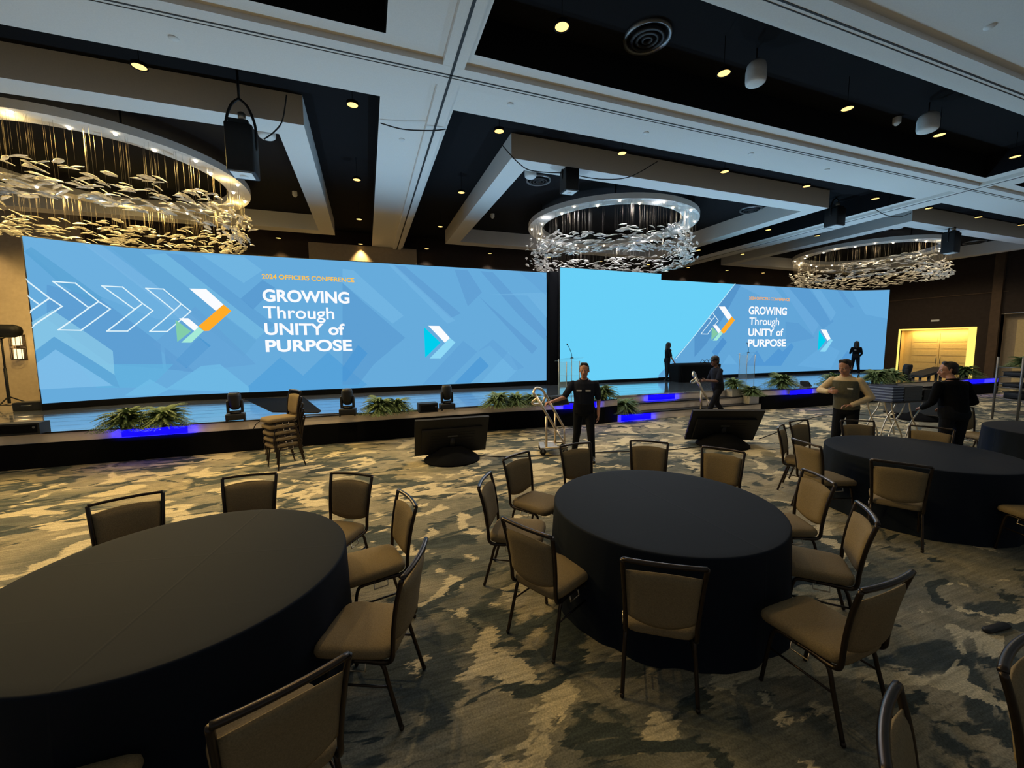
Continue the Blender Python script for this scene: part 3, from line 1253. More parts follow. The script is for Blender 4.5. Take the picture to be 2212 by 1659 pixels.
facets([
    ((88, 150, 205), 0.75, [(300, 340), (640, 430), (1250, 900), (700, 850), (300, 560)]),
    ((112, 178, 224), 0.8, [(150, 20), (520, 60), (1180, 560), (1000, 560), (400, 320), (160, 100)]),
    ((126, 186, 230), 0.6, [(520, 70), (640, 80), (1330, 600), (1250, 640)]),
    ((85, 160, 208), 0.8, [(155, 130), (200, 98), (655, 425), (600, 470), (380, 330)]),
    ((96, 165, 212), 0.7, [(700, 100), (880, 110), (1640, 700), (1560, 800), (1300, 600)]),
    ((118, 188, 226), 0.7, [(930, 150), (1060, 140), (1700, 640), (1640, 690)]),
    ((90, 155, 208), 0.7, [(1060, 140), (1180, 150), (1760, 600), (1700, 640)]),
    ((122, 190, 230), 0.6, [(1290, 150), (1560, 160), (1680, 250), (1560, 330)]),
    ((84, 148, 204), 0.8, [(1540, 430), (1680, 310), (1760, 360), (1620, 500)]),
    ((98, 160, 212), 0.7, [(980, 720), (1250, 480), (1640, 850), (1180, 900)]),
    ((70, 148, 206), 0.9, [(1125, 825), (1275, 675), (1350, 730), (1195, 875)]),
    ((98, 178, 222), 0.9, [(500, 850), (1110, 850), (1000, 960), (900, 1000), (620, 1000)]),
    ((112, 188, 230), 0.9, [(860, 1010), (960, 945), (1080, 1010), (1000, 1050), (800, 1050)]),
    ((112, 188, 230), 0.9, [(1060, 1010), (1290, 860), (1410, 850), (1600, 1000), (1590, 1030)]),
    ((78, 158, 216), 0.9, [(1590, 990), (1795, 805), (1940, 922), (2100, 770), (2200, 860), (2350, 980), (2250, 1030), (1600, 1030)]),
    ((142, 205, 233), 0.85, [(190, 590), (340, 503), (725, 765), (736, 917), (350, 673), (200, 790)]),
    ((94, 164, 212), 0.95, [(205, 780), (350, 673), (736, 917), (770, 1000), (722, 985), (360, 757), (240, 850)]),
    ((130, 192, 234), 0.95, [(230, 850), (360, 755), (725, 986), (235, 1012)]),
], C4)
facets([
    ((86, 150, 205), 0.7, [(0, 330), (120, 440), (400, 680), (200, 850), (100, 980), (0, 980)]),
    ((124, 190, 232), 0.55, [(0, 240), (70, 250), (390, 540), (320, 590), (0, 330)]),
    ((92, 152, 206), 0.75, [(320, 215), (400, 225), (755, 525), (690, 555)]),
    ((120, 186, 230), 0.55, [(290, 210), (330, 215), (720, 570), (670, 590)]),
    ((92, 152, 206), 0.75, [(715, 245), (800, 250), (890, 390), (800, 480)]),
    ((90, 150, 205), 0.7, [(870, 415), (1245, 745), (1210, 785), (1050, 610)]),
    ((92, 152, 206), 0.75, [(880, 255), (960, 262), (1310, 640), (1295, 700), (1120, 530)]),
    ((118, 184, 228), 0.6, [(920, 405), (1310, 390), (1310, 560), (1180, 410)]),
    ((96, 160, 212), 0.6, [(1130, 262), (1260, 268), (1310, 310), (1310, 420)]),
    ((92, 158, 212), 0.7, [(510, 980), (770, 700), (860, 770), (650, 980)]),
    ((116, 186, 230), 0.6, [(860, 990), (1060, 770), (1120, 880), (1020, 985)]),
    ((72, 150, 212), 0.9, [(712, 972), (880, 800), (935, 860), (815, 970)]),
    ((72, 150, 212), 0.9, [(0, 870), (100, 725), (160, 780), (20, 960), (0, 960)]),
    ((94, 158, 212), 0.6, [(860, 770), (960, 690), (1160, 870), (1100, 890), (940, 730)]),
], C5)
# outlined chevrons
LW = 0.028
for poly_ in ([(165, 305), (325, 428), (405, 480), (200, 615)], [(176, 408), (262, 470)], [(325, 428), (188, 522)]):
    G.line(poly_, LW, LINE, 'chevron_outline', C4)
for top, low in (([(348, 322), (490, 332), (638, 450), (577, 490)], [(638, 450), (712, 497), (525, 633), (382, 630), (577, 490)]),
                 ([(660, 350), (790, 357), (918, 462), (868, 500)], [(918, 462), (983, 508), (822, 638), (692, 638), (868, 500)]),
                 ([(940, 365), (1050, 370), (1165, 465), (1120, 508)], [(1165, 465), (1225, 512), (1075, 640), (965, 640), (1120, 508)])):
    G.line(top, LW, LINE, 'chevron_outline', C4, True)
    G.line(low, LW, LINE, 'chevron_outline', C4, True)
# solid chevrons
G.shape([(5, 585), (180, 715), (25, 835)], scr(130, 205, 170), 'chevron_arrow', Z6)
G.shape([(160, 232), (350, 235), (548, 412), (462, 484)], WHT, 'chevron_arm', Z6)
G.shape([(548, 412), (637, 485), (385, 710), (328, 712), (268, 655)], ORG, 'chevron_arm', Z6)
G.shape([(45, 568), (150, 568), (268, 664), (218, 712)], WHT, 'chevron_arm', Z6)
G.shape([(268, 668), (325, 710), (185, 843), (70, 843)], scr(165, 235, 215), 'chevron_arm', Z6)
G.shape([(520, 612), (625, 712), (527, 808)], scr(0, 205, 236), 'chevron_arrow', C5)
G.shape([(547, 604), (617, 605), (685, 682), (652, 712)], WHT, 'chevron_arm', C5)
G.shape([(685, 682), (720, 710), (625, 812), (555, 812)], scr(140, 215, 245), 'chevron_arm', C5)
# lettering
G.text('2024 OFFICERS CONFERENCE', Z6(985, 118), Z6(2030, 160), Z6(985, 66), GOLD, 0.022)
G.text('GROWING', Z6(995, 378), Z6(1978, 402), Z6(992, 238), WHT, 0.032)
G.text('Through', Z6(1003, 568), Z6(1805, 578), Z6(1000, 430), WHT, 0.012)
G.text('UNITY of', Z6(1018, 757), Z6(1925, 757), Z6(1013, 622), WHT, 0.026)
G.text('PURPOSE', Z6(1030, 948), Z6(2008, 940), Z6(1027, 812), WHT, 0.032)

# ---- centre wall (taller) and right wall
CX0, CX1, CZ0, CZ1 = 6.72, 11.2, 0.77, 4.93
wc = led_wall('led_screen', 'plain bright cyan centre screen standing taller than its neighbours', CX0, CX1, CZ0, CZ1, lambda x: 13.46, scr(106, 208, 247), 4)
RX0, RX1, RZ0, RZ1 = 11.2, 24.33, 0.78, 4.7
wr = led_wall('led_screen', 'curved blue screen on the right with the smaller lettering', RX0, RX1, RZ0, RZ1, SYR, scr(98, 165, 215))
G = Graphic(wr, SYR, RX0, RX1, RZ0, RZ1)
facets([
    ((76, 138, 195), 0.8, [(550, 85), (640, 90), (420, 500), (160, 900), (0, 1080), (0, 785)]),
    ((118, 180, 228), 0.6, [(600, 100), (1080, 120), (1240, 320), (900, 250)]),
    ((112, 174, 224), 0.6, [(1180, 130), (1290, 140), (1700, 640), (1620, 780)]),
    ((84, 148, 205), 0.6, [(1290, 140), (1560, 150), (1900, 600), (1750, 700)]),
    ((120, 184, 230), 0.5, [(1600, 160), (1720, 170), (1930, 480), (1860, 600)]),
    ((88, 150, 206), 0.7, [(1950, 180), (2020, 185), (2180, 400), (2130, 410)]),
    ((112, 180, 228), 0.6, [(2150, 180), (2660, 200), (2660, 700), (2300, 500)]),
    ((86, 150, 206), 0.6, [(1240, 600), (1420, 620), (1640, 820), (1240, 900)]),
    ((70, 138, 202), 0.9, [(235, 1010), (385, 815), (440, 880), (290, 1085)]),
    ((74, 146, 210), 0.9, [(690, 1200), (850, 990), (950, 1160), (1150, 960), (1200, 1010), (1320, 890), (1355, 940), (1180, 1200)]),
    ((110, 178, 226), 0.7, [(380, 1180), (470, 1040), (580, 1180)]),
    ((78, 146, 208), 0.8, [(1960, 1180), (2080, 1000), (2180, 1090), (2110, 1200)]),
    ((108, 176, 226), 0.6, [(1400, 1200), (1780, 900), (1980, 1000), (1850, 1250)]),
], Z7)
G.line([(245, 482), (322, 585), (272, 645)], 0.03, LINE, 'chevron_outline', Z7)
G.line([(193, 543), (230, 583)], 0.03, LINE, 'chevron_outline', Z7)
G.line([(275, 528), (85, 767), (175, 769), (235, 690)], 0.03, LINE, 'chevron_outline', Z7)
G.shape([(-700, 20), (550, 83), (0, 787), (-60, 860), (-560, 1400), (-700, 1400)], scr(106, 208, 247), 'plain_area', Z7)
G.line([(550, 83), (0, 787), (-260, 1105)], 0.03, scr(200, 240, 252), 'diagonal_edge', Z7)
G.shape([(232, 668), (322, 760), (225, 855)], scr(130, 200, 165), 'chevron_arrow', Z7)
G.shape([(325, 393), (410, 393), (505, 530), (455, 582)], WHT, 'chevron_arm', Z7)
G.shape([(505, 530), (545, 580), (405, 757), (375, 757), (352, 722)], ORG, 'chevron_arm', Z7)
G.shape([(245, 650), (300, 650), (355, 722), (325, 760)], WHT, 'chevron_arm', Z7)
G.shape([(352, 728), (380, 757), (300, 858), (245, 858)], scr(165, 235, 215), 'chevron_arm', Z7)
G.shape([(1690, 718), (1785, 860), (1675, 1000)], scr(0, 205, 236), 'chevron_arrow', Z7)
G.shape([(1715, 705), (1790, 708), (1850, 830), (1808, 864)], WHT, 'chevron_arm', Z7)
G.shape([(1850, 830), (1878, 858), (1780, 1010), (1700, 1008)], scr(140, 215, 245), 'chevron_arm', Z7)
G.text('2024 OFFICERS CONFERENCE', Z7(737, 298), Z7(1290, 320), Z7(737, 258), scr(245, 176, 96), 0.026)
G.text('GROWING', Z7(730, 498), Z7(1250, 512), Z7(732, 390), WHT, 0.034)
G.text('Through', Z7(737, 643), Z7(1145, 650), Z7(737, 540), WHT, 0.014)
G.text('UNITY of', Z7(724, 794), Z7(1200, 796), Z7(727, 692), WHT, 0.028)
G.text('PURPOSE', Z7(718, 940), Z7(1235, 940), Z7(720, 838), WHT, 0.034)

# black masking between the left and centre screens
b = MB()
b.rbox(6.34, 6.69, 13.55, 13.8, SZ, 4.8, 0.02)
tag(b.build('masking_column', M['blackmatte']), 'tall black column filling the gap between left and centre screens', 'column')

# ================================================================== ON THE STAGE
def lectern(px, py, label, rz):
    p = atz(px, py, SZ)
    t = thing('lectern', label, 'lectern', (p.x, p.y, SZ), rz, 'clear acrylic lecterns')
    q = MB()
    q.box(-0.26, -0.25, -0.18, 0.18, 0.02, 1.02)
    q.box(0.25, 0.26, -0.18, 0.18, 0.02, 1.02)
    q.box(-0.25, 0.25, 0.165, 0.175, 0.02, 1.0)
    q.build('side_panel', M['acrylic'], t)
    q = MB()
    q.box(-0.25, 0.25, -0.16, 0.16, 0.6, 0.612)
    q.build('shelf', M['acrylic'], t)
    q = MB()
    q.box(-0.34, 0.34, -0.24, 0.24, -0.008, 0.008, mtx=Matrix.Translation((0, 0, 1.07)) @ Matrix.Rotation(-0.2, 4, 'X'))
    q.build('reading_top', M['acrylic'], t)
    for x in (-0.25, 0.25):
        for y in (-0.17, 0.17):
            q = MB()
            q.tube([(x, y, 0.02), (x, y, 1.05 + (0.03 if y > 0 else -0.03))], 0.011, 8)
            q.build('post', M['chrome'], t)
    q = MB()
    q.rbox(-0.3, 0.3, -0.22, 0.22, 0.0, 0.02, 0.03)
    q.build('base', M['acrylic'], t)
    q = MB()
    q.lathe([(0.05, 0.0), (0.05, 0.02), (0.02, 0.035)], c=(0.2, 0.1, 1.09), seg=12)
    q.tube(smooth_path([(0.2, 0.1, 1.12), (0.14, 0.06, 1.24), (0.0, 0.0, 1.4), (-0.1, -0.04, 1.48)], 5), 0.008, 6)
    q.cap((-0.1, -0.04, 1.48), (-0.14, -0.06, 1.51), 0.014)
    q.build('microphone', M['black'], t)


lectern(1229, 856, 'clear acrylic lectern at the left edge of the cyan screen behind the man', 0.25)
lectern(1612, 818, 'clear acrylic lectern under the word PURPOSE on the right screen', 0.1)

p = atz(1500, 823, SZ)
t = thing('draped_table', 'table under a black cloth on stage beside the standing woman', 'table', (p.x, p.y, SZ), 0.0)
q = MB()
wd, dp, ht = 1.05, 0.38, 0.72


def drape(u, v):
    a = u * 2 * PI
    e = 0.22
    x = math.copysign(abs(math.cos(a)) ** e, math.cos(a)) * wd
    y = math.copysign(abs(math.sin(a)) ** e, math.sin(a)) * dp
    if v < 0.2:
        k = v / 0.2
        return Vector((x * k, y * k, ht))
    k = (v - 0.2) / 0.8
    s = 1 - 0.06 * k + 0.02 * k * math.sin(a * 16)
    return Vector((x * s, y * s, ht * (1 - k)))


q.grid(drape, 120, 12, wrap=True)
q.build('cloth', M['blackmatte'], t)
p2 = aty(1522, 783, p.y)
t = thing('tabletop_microphone', 'small pair of black gooseneck microphones on the draped stage table', 'microphone', (p2.x, p.y, SZ + ht))
q = MB()
q.lathe([(0.07, 0), (0.07, 0.02), (0.02, 0.03)], seg=14)
q.build('base', M['black'], t)
for s in (-1, 1):
    q = MB()
    q.tube(smooth_path([(0, 0, 0.02), (s * 0.05, 0, 0.1), (s * 0.14, 0, 0.12), (s * 0.2, 0, 0.04)], 5), 0.01, 6)
    q.cap((s * 0.2, 0, 0.04), (s * 0.22, 0, 0.0), 0.014)
    q.build('gooseneck', M['black'], t)

# thin flat black shape on the deck, pointing at the viewer
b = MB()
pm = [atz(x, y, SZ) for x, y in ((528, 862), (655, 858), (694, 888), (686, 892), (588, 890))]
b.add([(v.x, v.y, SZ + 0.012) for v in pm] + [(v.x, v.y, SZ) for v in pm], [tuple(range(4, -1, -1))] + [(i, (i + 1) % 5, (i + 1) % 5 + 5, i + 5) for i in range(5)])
tag(b.build('flat_black_shape', M['blackmatte']), 'pointed black shape lying on the stage behind the chair stack', 'mat')


def moving_head(px, py, label, rz, pan=0.0, s=1.0, z=SZ):
    p = atz(px, py, z)
    t = thing('moving_head_light', label, 'stage light', (p.x, p.y, z), rz, 'black moving head lights')
    t.scale = (s, s, s)
    q = MB()
    q.rbox(-0.17, 0.17, -0.13, 0.13, 0.03, 0.15, 0.03)
    for x in (-0.15, 0.15):
        for y in (-0.1, 0.1):
            q.lathe([(0.02, 0), (0.02, 0.03)], c=(x, y, 0), seg=8)
    q.build('base', M['black'], t)
    q = MB()
    q.lathe([(0.09, 0.15), (0.1, 0.17), (0.08, 0.2)], seg=16)
    for sx in (-1, 1):
        q.rbox(sx * 0.12 - 0.025, sx * 0.12 + 0.025, -0.05, 0.05, 0.17, 0.42, 0.02)
    q.rbox(-0.13, 0.13, -0.05, 0.05, 0.17, 0.21, 0.02)
    q.build('yoke', M['black'], t)
    q = MB()
    mt = Matrix.Translation((0, 0, 0.38)) @ Matrix.Rotation(pan, 4, 'X')
    q.lathe([(0.0, -0.15), (0.06, -0.145), (0.1, -0.1), (0.115, 0.0), (0.115, 0.14), (0.1, 0.19), (0.085, 0.2)], seg=20, mtx=mt)
    h = q.build('head', M['black'], t)
    q = MB()
    q.lathe([(0.0, 0.205), (0.08, 0.203)], seg=20, mtx=mt, cap=False)
    q.build('lens', M['blackgloss'], h)


moving_head(510, 909, 'black moving head light left of the chair stack', 0.2, 0.1)
moving_head(752, 897, 'black moving head light right of the chair stack', -0.1, 0.08)
moving_head(966, 885, 'black moving head light beside the small speaker on the stage', 0.1, -0.06)
moving_head(1957, 825, 'round topped black stage light in front of the glowing doorway', 0.4, 0.15, 1.15)


# added fill lamps along the stage, cool upward light to brighten the ceiling
for x, y, e in ((-5.5, 9.8, 0.25), (-2.55, 9.62, 0.75), (1.9, 9.75, 1.0), (7.6, 10.4, 1.25), (12.6, 9.6, 1.25), (17.8, 9.4, 1.0), (23.0, 9.3, 0.6)):
    lamp('ceiling_fill_lamp', 'SPOT', (x, y, SZ + 0.62), P_UP * e, (0.44, 0.74, 1.0), 0.1, None, (0, -0.42, 1), 2.15, 0.6)


def box_speaker(name, px, py, w, d, h, label, rz, lean=0.0):
    p = atz(px, py, SZ)
    t = thing(name, label, 'speaker', (p.x, p.y, SZ), rz)
    q = MB()
    vs = [(-w / 2, -d / 2, 0), (w / 2, -d / 2, 0), (w / 2, d / 2, 0), (-w / 2, d / 2, 0),
          (-w / 2, -d / 2 + lean, h), (w / 2, -d / 2 + lean, h), (w / 2, d / 2, h), (-w / 2, d / 2, h)]
    q.add(vs, [(0, 3, 2, 1), (4, 5, 6, 7), (0, 1, 5, 4), (1, 2, 6, 5), (2, 3, 7, 6), (3, 0, 4, 7)])
    q.build('cabinet', M['black'], t)
    q = MB()
    e = 0.03
    q.add([(-w / 2 + e, -d / 2 + lean * e / h - 0.008, e), (w / 2 - e, -d / 2 + lean * e / h - 0.008, e),
           (w / 2 - e, -d / 2 + lean * (h - e) / h - 0.008, h - e), (-w / 2 + e, -d / 2 + lean * (h - e) / h - 0.008, h - e)], [(0, 1, 2, 3)])
    q.build('grille', M['blackmatte'], t)
    q = MB()
    q.lathe([(0, 0), (0.02, 0)], mtx=Matrix.Translation((w * 0.38, -d / 2 + lean * 0.6 - 0.01, h * 0.62)) @ Matrix.Rotation(PI / 2, 4, 'X'), seg=12, cap=False)
    q.build('badge', M['steel'], t)
    return t


box_speaker('front_fill_speaker', 924, 889, 0.42, 0.3, 0.2, 'small black box speaker on the stage edge beside a moving head', 0.05, 0.02)
box_speaker('subwoofer', 50, 937, 0.6, 0.26, 0.2, 'long black box speaker on the stage edge at far left', 0.0, 0.0)
box_speaker('floor_wedge', 1741, 834, 0.28, 0.3, 0.17, 'small black wedge on the stage edge above a blue glow', 0.4, 0.12)
box_speaker('floor_wedge', 1206, 874, 0.5, 0.3, 0.22, 'black wedge on the stage edge behind the chrome hand truck', 0.2, 0.15)

# light on a stand, far left
p = atz(22, 884, SZ)
t = thing('light_stand', 'black stage light on a tall tripod stand at far left', 'stage light', (p.x, p.y, SZ), 0.0)
top = aty(20, 722, p.y).z - SZ
q = MB()
q.tube([(0, 0, 0.15), (0, 0, top * 0.55)], 0.03)
q.tube([(0, 0, top * 0.5), (0, 0, top - 0.1)], 0.02)
q.build('pole', M['black'], t)
for k in range(3):
    a = 0.5 + 2 * PI * k / 3
    q = MB()
    q.tube([(0, 0, 0.32), (0.5 * math.cos(a), 0.5 * math.sin(a), 0.0)], 0.015)
    q.tube([(0, 0, 0.1), (0.28 * math.cos(a), 0.28 * math.sin(a), 0.14)], 0.01)
    q.build('leg', M['black'], t)
q = MB()
mt = Matrix.Translation((-0.1, 0, top + 0.08)) @ Matrix.Rotation(PI / 2, 4, 'Y')
q.lathe([(0.0, -0.5), (0.14, -0.5), (0.16, -0.3), (0.16, 0.35), (0.12, 0.45), (0.0, 0.46)], seg=18, mtx=mt)
h = q.build('lamp_housing', M['black'], t)
q = MB()
q.tube(arc((0, 0, top + 0.08), 0.19, PI, 2 * PI, 10, 'yz'), 0.014)
q.build('yoke', M['black'], t)
p = atz(64, 886, SZ)
t = thing('equipment_case', 'low dark equipment case on the stage beside the tripod stand', 'case', (p.x, p.y + 0.1, SZ), 0.1)
q = MB()
q.rbox(-0.26, 0.26, -0.2, 0.2, 0, 0.2, 0.03)
q.build('body', M['black'], t)
q = MB()
q.tube([(-0.08, -0.21, 0.13), (-0.08, -0.24, 0.13), (0.08, -0.24, 0.13), (0.08, -0.21, 0.13)], 0.012)
q.build('handle', M['steel'], t)

# wall sconce
p = aty(47, 750, YF - 0.06)
t = thing('wall_sconce', 'glowing gold caged sconce on the brown wall left of the screen', 'wall light', p, 0)
q = MB()
q.box(-0.12, 0.12, -0.03, 0.0, -0.42, 0.42)
q.build('back_plate', M['bronze'], t)
q = MB()
for z in (-0.22, 0.22):
    q.lathe([(0.0, z - 0.16), (0.1, z - 0.16), (0.1, z + 0.16), (0.0, z + 0.16)], c=(0, -0.16, 0), seg=16)
q.build('glass_cylinder', M['sconceglow'], t)
q = MB()
for z in (-0.4, -0.04, 0.04, 0.4):
    q.tube(arc((0, -0.16, z), 0.17, 0, 2 * PI, 20, 'xy')[:-1], 0.012, 6, closed=True)
for k in range(10):
    a = 2 * PI * k / 10
    q.tube([(0.17 * math.cos(a), -0.16 + 0.17 * math.sin(a), -0.4), (0.17 * math.cos(a), -0.16 + 0.17 * math.sin(a), 0.4)], 0.008, 5)
q.build('cage', M['bronze'], t)
lamp('sconce_lamp', 'POINT', p + Vector((0, -0.4, 0)), 12, (1, 0.7, 0.32), 0.12)


def rebase(root, loc):
    loc = Vector(loc)
    root.location = loc
    for ch in root.children:
        ch.location = ch.location - loc


rebase(wl, (0, 13.74, SZ))
rebase(wc, (9, 13.4, SZ))
rebase(wr, (17, 13.5, SZ))
rebase(st, (8.4, 11.5, 0))
rebase(sr, (9.2, 9.7, 0))

# ================================================================== TABLES
TABLES = [((-1.12, 2.94), 'near left'), ((2.36, 2.75), 'middle'), ((6.46, 2.95), 'right'), ((10.0, 2.75), 'far right')]
TOPZ = 0.765


def table_parts(t):
    q = MB()
    q.lathe([(0, TOPZ - 0.035), (0.905, TOPZ - 0.035), (0.915, TOPZ - 0.03), (0.915, TOPZ - 0.006), (0.0, TOPZ - 0.006)], seg=64)
    q.build('tabletop', M['wallbrown'], t)
    for sx in (-1, 1):
        for sy in (-1, 1):
            q = MB()
            q.tube([(sx * 0.35, sy * 0.3, TOPZ - 0.035), (sx * 0.42, sy * 0.42, 0.0)], 0.016)
            q.build('leg', M['steel'], t)


def cloth_mesh(seed):
    rng = random.Random(seed)
    ph = [rng.uniform(0, 2 * PI) for _ in range(6)]
    q = MB()
    R = 0.93

    def fn(u, v):
        a = u * 2 * PI
        ca, sa = math.cos(a), math.sin(a)
        if v < 0.4:
            r = R * 0.985 * (v / 0.4)
            return Vector((r * ca, r * sa, TOPZ + 0.0015 * math.sin(5 * r * ca + ph[0]) * math.sin(4 * r * sa + ph[1])))
        if v < 0.5:
            k = (v - 0.4) / 0.1 * PI / 2
            return Vector(((R * 0.985 + 0.014 * math.sin(k)) * ca, (R * 0.985 + 0.014 * math.sin(k)) * sa, TOPZ - 0.014 * (1 - math.cos(k))))
        k = (v - 0.5) / 0.5
        f = math.sin(11 * a + ph[2]) * 0.55 + math.sin(17 * a + ph[3]) * 0.35 + math.sin(29 * a + ph[4]) * 0.22
        r = R + 0.035 * k + 0.022 * k * f
        return Vector((r * ca, r * sa, max(0.004, (TOPZ - 0.014) * (1 - k))))
    q.grid(fn, 192, 40, wrap=True)
    return q


CLOTH_LABEL = ['floor length black tablecloth on the largest round table at near left', 'floor length black tablecloth with a fold line on the middle round table',
               'floor length black tablecloth on the round table right of the middle one', 'floor length black tablecloth on the round table at the far right edge']
for i, ((x, y), nm) in enumerate(TABLES):
    t = thing('banquet_table', 'round table hidden under the %s floor length black cloth' % nm, 'table', (x, y, 0), 0.3 * i, 'round banquet tables')
    table_parts(t)
    o = cloth_mesh(i + 2).build('tablecloth', M['cloth'], None, (x, y, 0), (-0.2, 0.0, 0.4, 1.0)[i])
    tag(o, CLOTH_LABEL[i], 'tablecloth', 'black round tablecloths')


# ================================================================== CHAIRS
def make_chair(label):
    t = thing('banquet_chair', label, 'chair', (0, 0, 0), 0, 'banquet chairs')
    # seat cushion: domed, rounded at the front
    q = MB()

    def seat(u, v):
        a = u * 2 * PI
        e = 0.3
        cx_, sy_ = math.copysign(abs(math.cos(a)) ** e, math.cos(a)), math.copysign(abs(math.sin(a)) ** e, math.sin(a))
        hw = 0.225 - 0.02 * (1 - (sy_ + 1) / 2)
        prof = [(0.0, 0.402), (0.90, 0.402), (0.97, 0.408), (1.0, 0.43), (0.985, 0.452), (0.93, 0.466), (0.8, 0.474), (0.5, 0.481), (0.0, 0.484)]
        k = v * (len(prof) - 1)
        i = min(int(k), len(prof) - 2)
        f = k - i
        r = prof[i][0] + (prof[i + 1][0] - prof[i][0]) * f
        z = prof[i][1] + (prof[i + 1][1] - prof[i][1]) * f
        y = sy_ * 0.24 * r + 0.03
        return Vector((cx_ * hw * r, y, z - 0.012 * max(0, (y - 0.15) / 0.12) ** 2))
    q.grid(seat, 48, 16, wrap=True)
    q.build('seat', M['fabric'], t)
    # upholstered back, bowed

    def by(z, x):
        k = (z - 0.45) / 0.45
        return -0.205 - 0.02 * k - 0.055 * k * k - 0.022 * (1 - (x / 0.22) ** 2)

    def hw(z):
        return 0.198 + 0.028 * max(0, (z - 0.47) / 0.43)
    q = MB()
    prof = []
    nz, nx = 12, 12
    vs, fs = [], []
    for side in (0, 1):
        for j in range(nz + 1):
            v = j / nz
            for i in range(nx + 1):
                u = i / nx * 2 - 1
                zt = 0.845 - 0.02 * u * u
                zb_ = 0.475 + 0.045 * u * u
                z = zb_ + (zt - zb_) * v
                x = u * (hw(z) - 0.012)
                th = 0.021 * (1 - abs(u) ** 8) ** 0.5 * (1 - abs(2 * v - 1) ** 10) ** 0.5 + 0.003
                vs.append((x, by(z, x) + (th if side else -th), z))
    w = nx + 1
    m = (nz + 1) * w
    for j in range(nz):
        for i in range(nx):
            a, b_, c, d = j * w + i, j * w + i + 1, (j + 1) * w + i + 1, (j + 1) * w + i
            fs.append((a, b_, c, d))
            fs.append((a + m, d + m, c + m, b_ + m))
    rim = [i for i in range(w)] + [(j + 1) * w - 1 for j in range(1, nz + 1)] + [nz * w + i for i in range(nx - 1, -1, -1)] + [j * w for j in range(nz - 1, 0, -1)]
    for a, b_ in zip(rim, rim[1:] + rim[:1]):
        fs.append((b_, a, a + m, b_ + m))
    q.add(vs, fs, 0, True)
    q.build('backrest', M['fabric'], t)
    # back frame with the open handle slot on top
    q = MB()
    for s in (-1, 1):
        q.tube(smooth_path([(s * 0.19, -0.05, 0.388), (s * 0.197, -0.16, 0.39), (s * 0.2, -0.2, 0.42), (s * hw(0.5), by(0.5, s * 0.22), 0.5),
                            (s * hw(0.6), by(0.6, s * 0.22), 0.6), (s * hw(0.75), by(0.75, s * 0.22), 0.75), (s * hw(0.9), by(0.9, s * 0.22), 0.897)], 5), 0.0145, 8)
    q.tube([(u / 8 * hw(0.9), by(0.9, u / 8 * 0.22), 0.898 + 0.004 * (1 - (u / 8) ** 2)) for u in range(-8, 9)], 0.0165, 8, flat=0.85)
    q.build('back_frame', M['bronze'], t)
    # legs: inverted U each side
    for s in (-1, 1):
        q = MB()
        q.tube(smooth_path([(s * 0.193, 0.03, 0.388), (s * 0.194, 0.13, 0.388), (s * 0.197, 0.165, 0.36), (s * 0.203, 0.185, 0.25), (s * 0.212, 0.215, 0.012)], 5), 0.0125, 8)
        q.cap((s * 0.212, 0.215, 0.014), (s * 0.212, 0.215, 0.02), 0.014, seg=8)
        q.build('leg', M['bronze'], t)
        q = MB()
        q.tube(smooth_path([(s * 0.193, 0.03, 0.388), (s * 0.194, -0.11, 0.388), (s * 0.197, -0.15, 0.36), (s * 0.203, -0.18, 0.25), (s * 0.212, -0.245, 0.012)], 5), 0.0125, 8)
        q.cap((s * 0.212, -0.245, 0.014), (s * 0.212, -0.245, 0.02), 0.014, seg=8)
        q.build('leg', M['bronze'], t)
        q = MB()
        q.tube([(s * 0.203, 0.185, 0.25), (s * 0.203, -0.18, 0.25)], 0.007, 6)
        q.build('stretcher', M['bronze'], t)
        q = MB()
        q.tube([(s * 0.205, 0.05, 0.385), (s * 0.214, 0.05, 0.345), (s * 0.214, -0.05, 0.345), (s * 0.205, -0.05, 0.385)], 0.005, 6)
        q.build('ganging_hook', M['chrome'], t)
    q = MB()
    q.box(-0.195, 0.195, -0.14, 0.14, 0.385, 0.405)
    q.build('seat_pan', M['black'], t)
    return t


CHAIR0 = None


def chair(mx, my, face, label, group, z=0.0, kz=None):
    """mx, my: middle of the top rail; face: direction the sitter looks (degrees)"""
    global CHAIR0
    a = math.radians(face)
    d = Vector((math.cos(a), math.sin(a)))
    loc = (mx + d.x * 0.292, my + d.y * 0.292, z)
    rz = a - PI / 2
    if CHAIR0 is None:
        CHAIR0 = make_chair(label)
        CHAIR0.location = loc
        CHAIR0.rotation_euler.z = rz
        CHAIR0['group'] = group
        return CHAIR0
    return dup(CHAIR0, label, loc, rz, group)


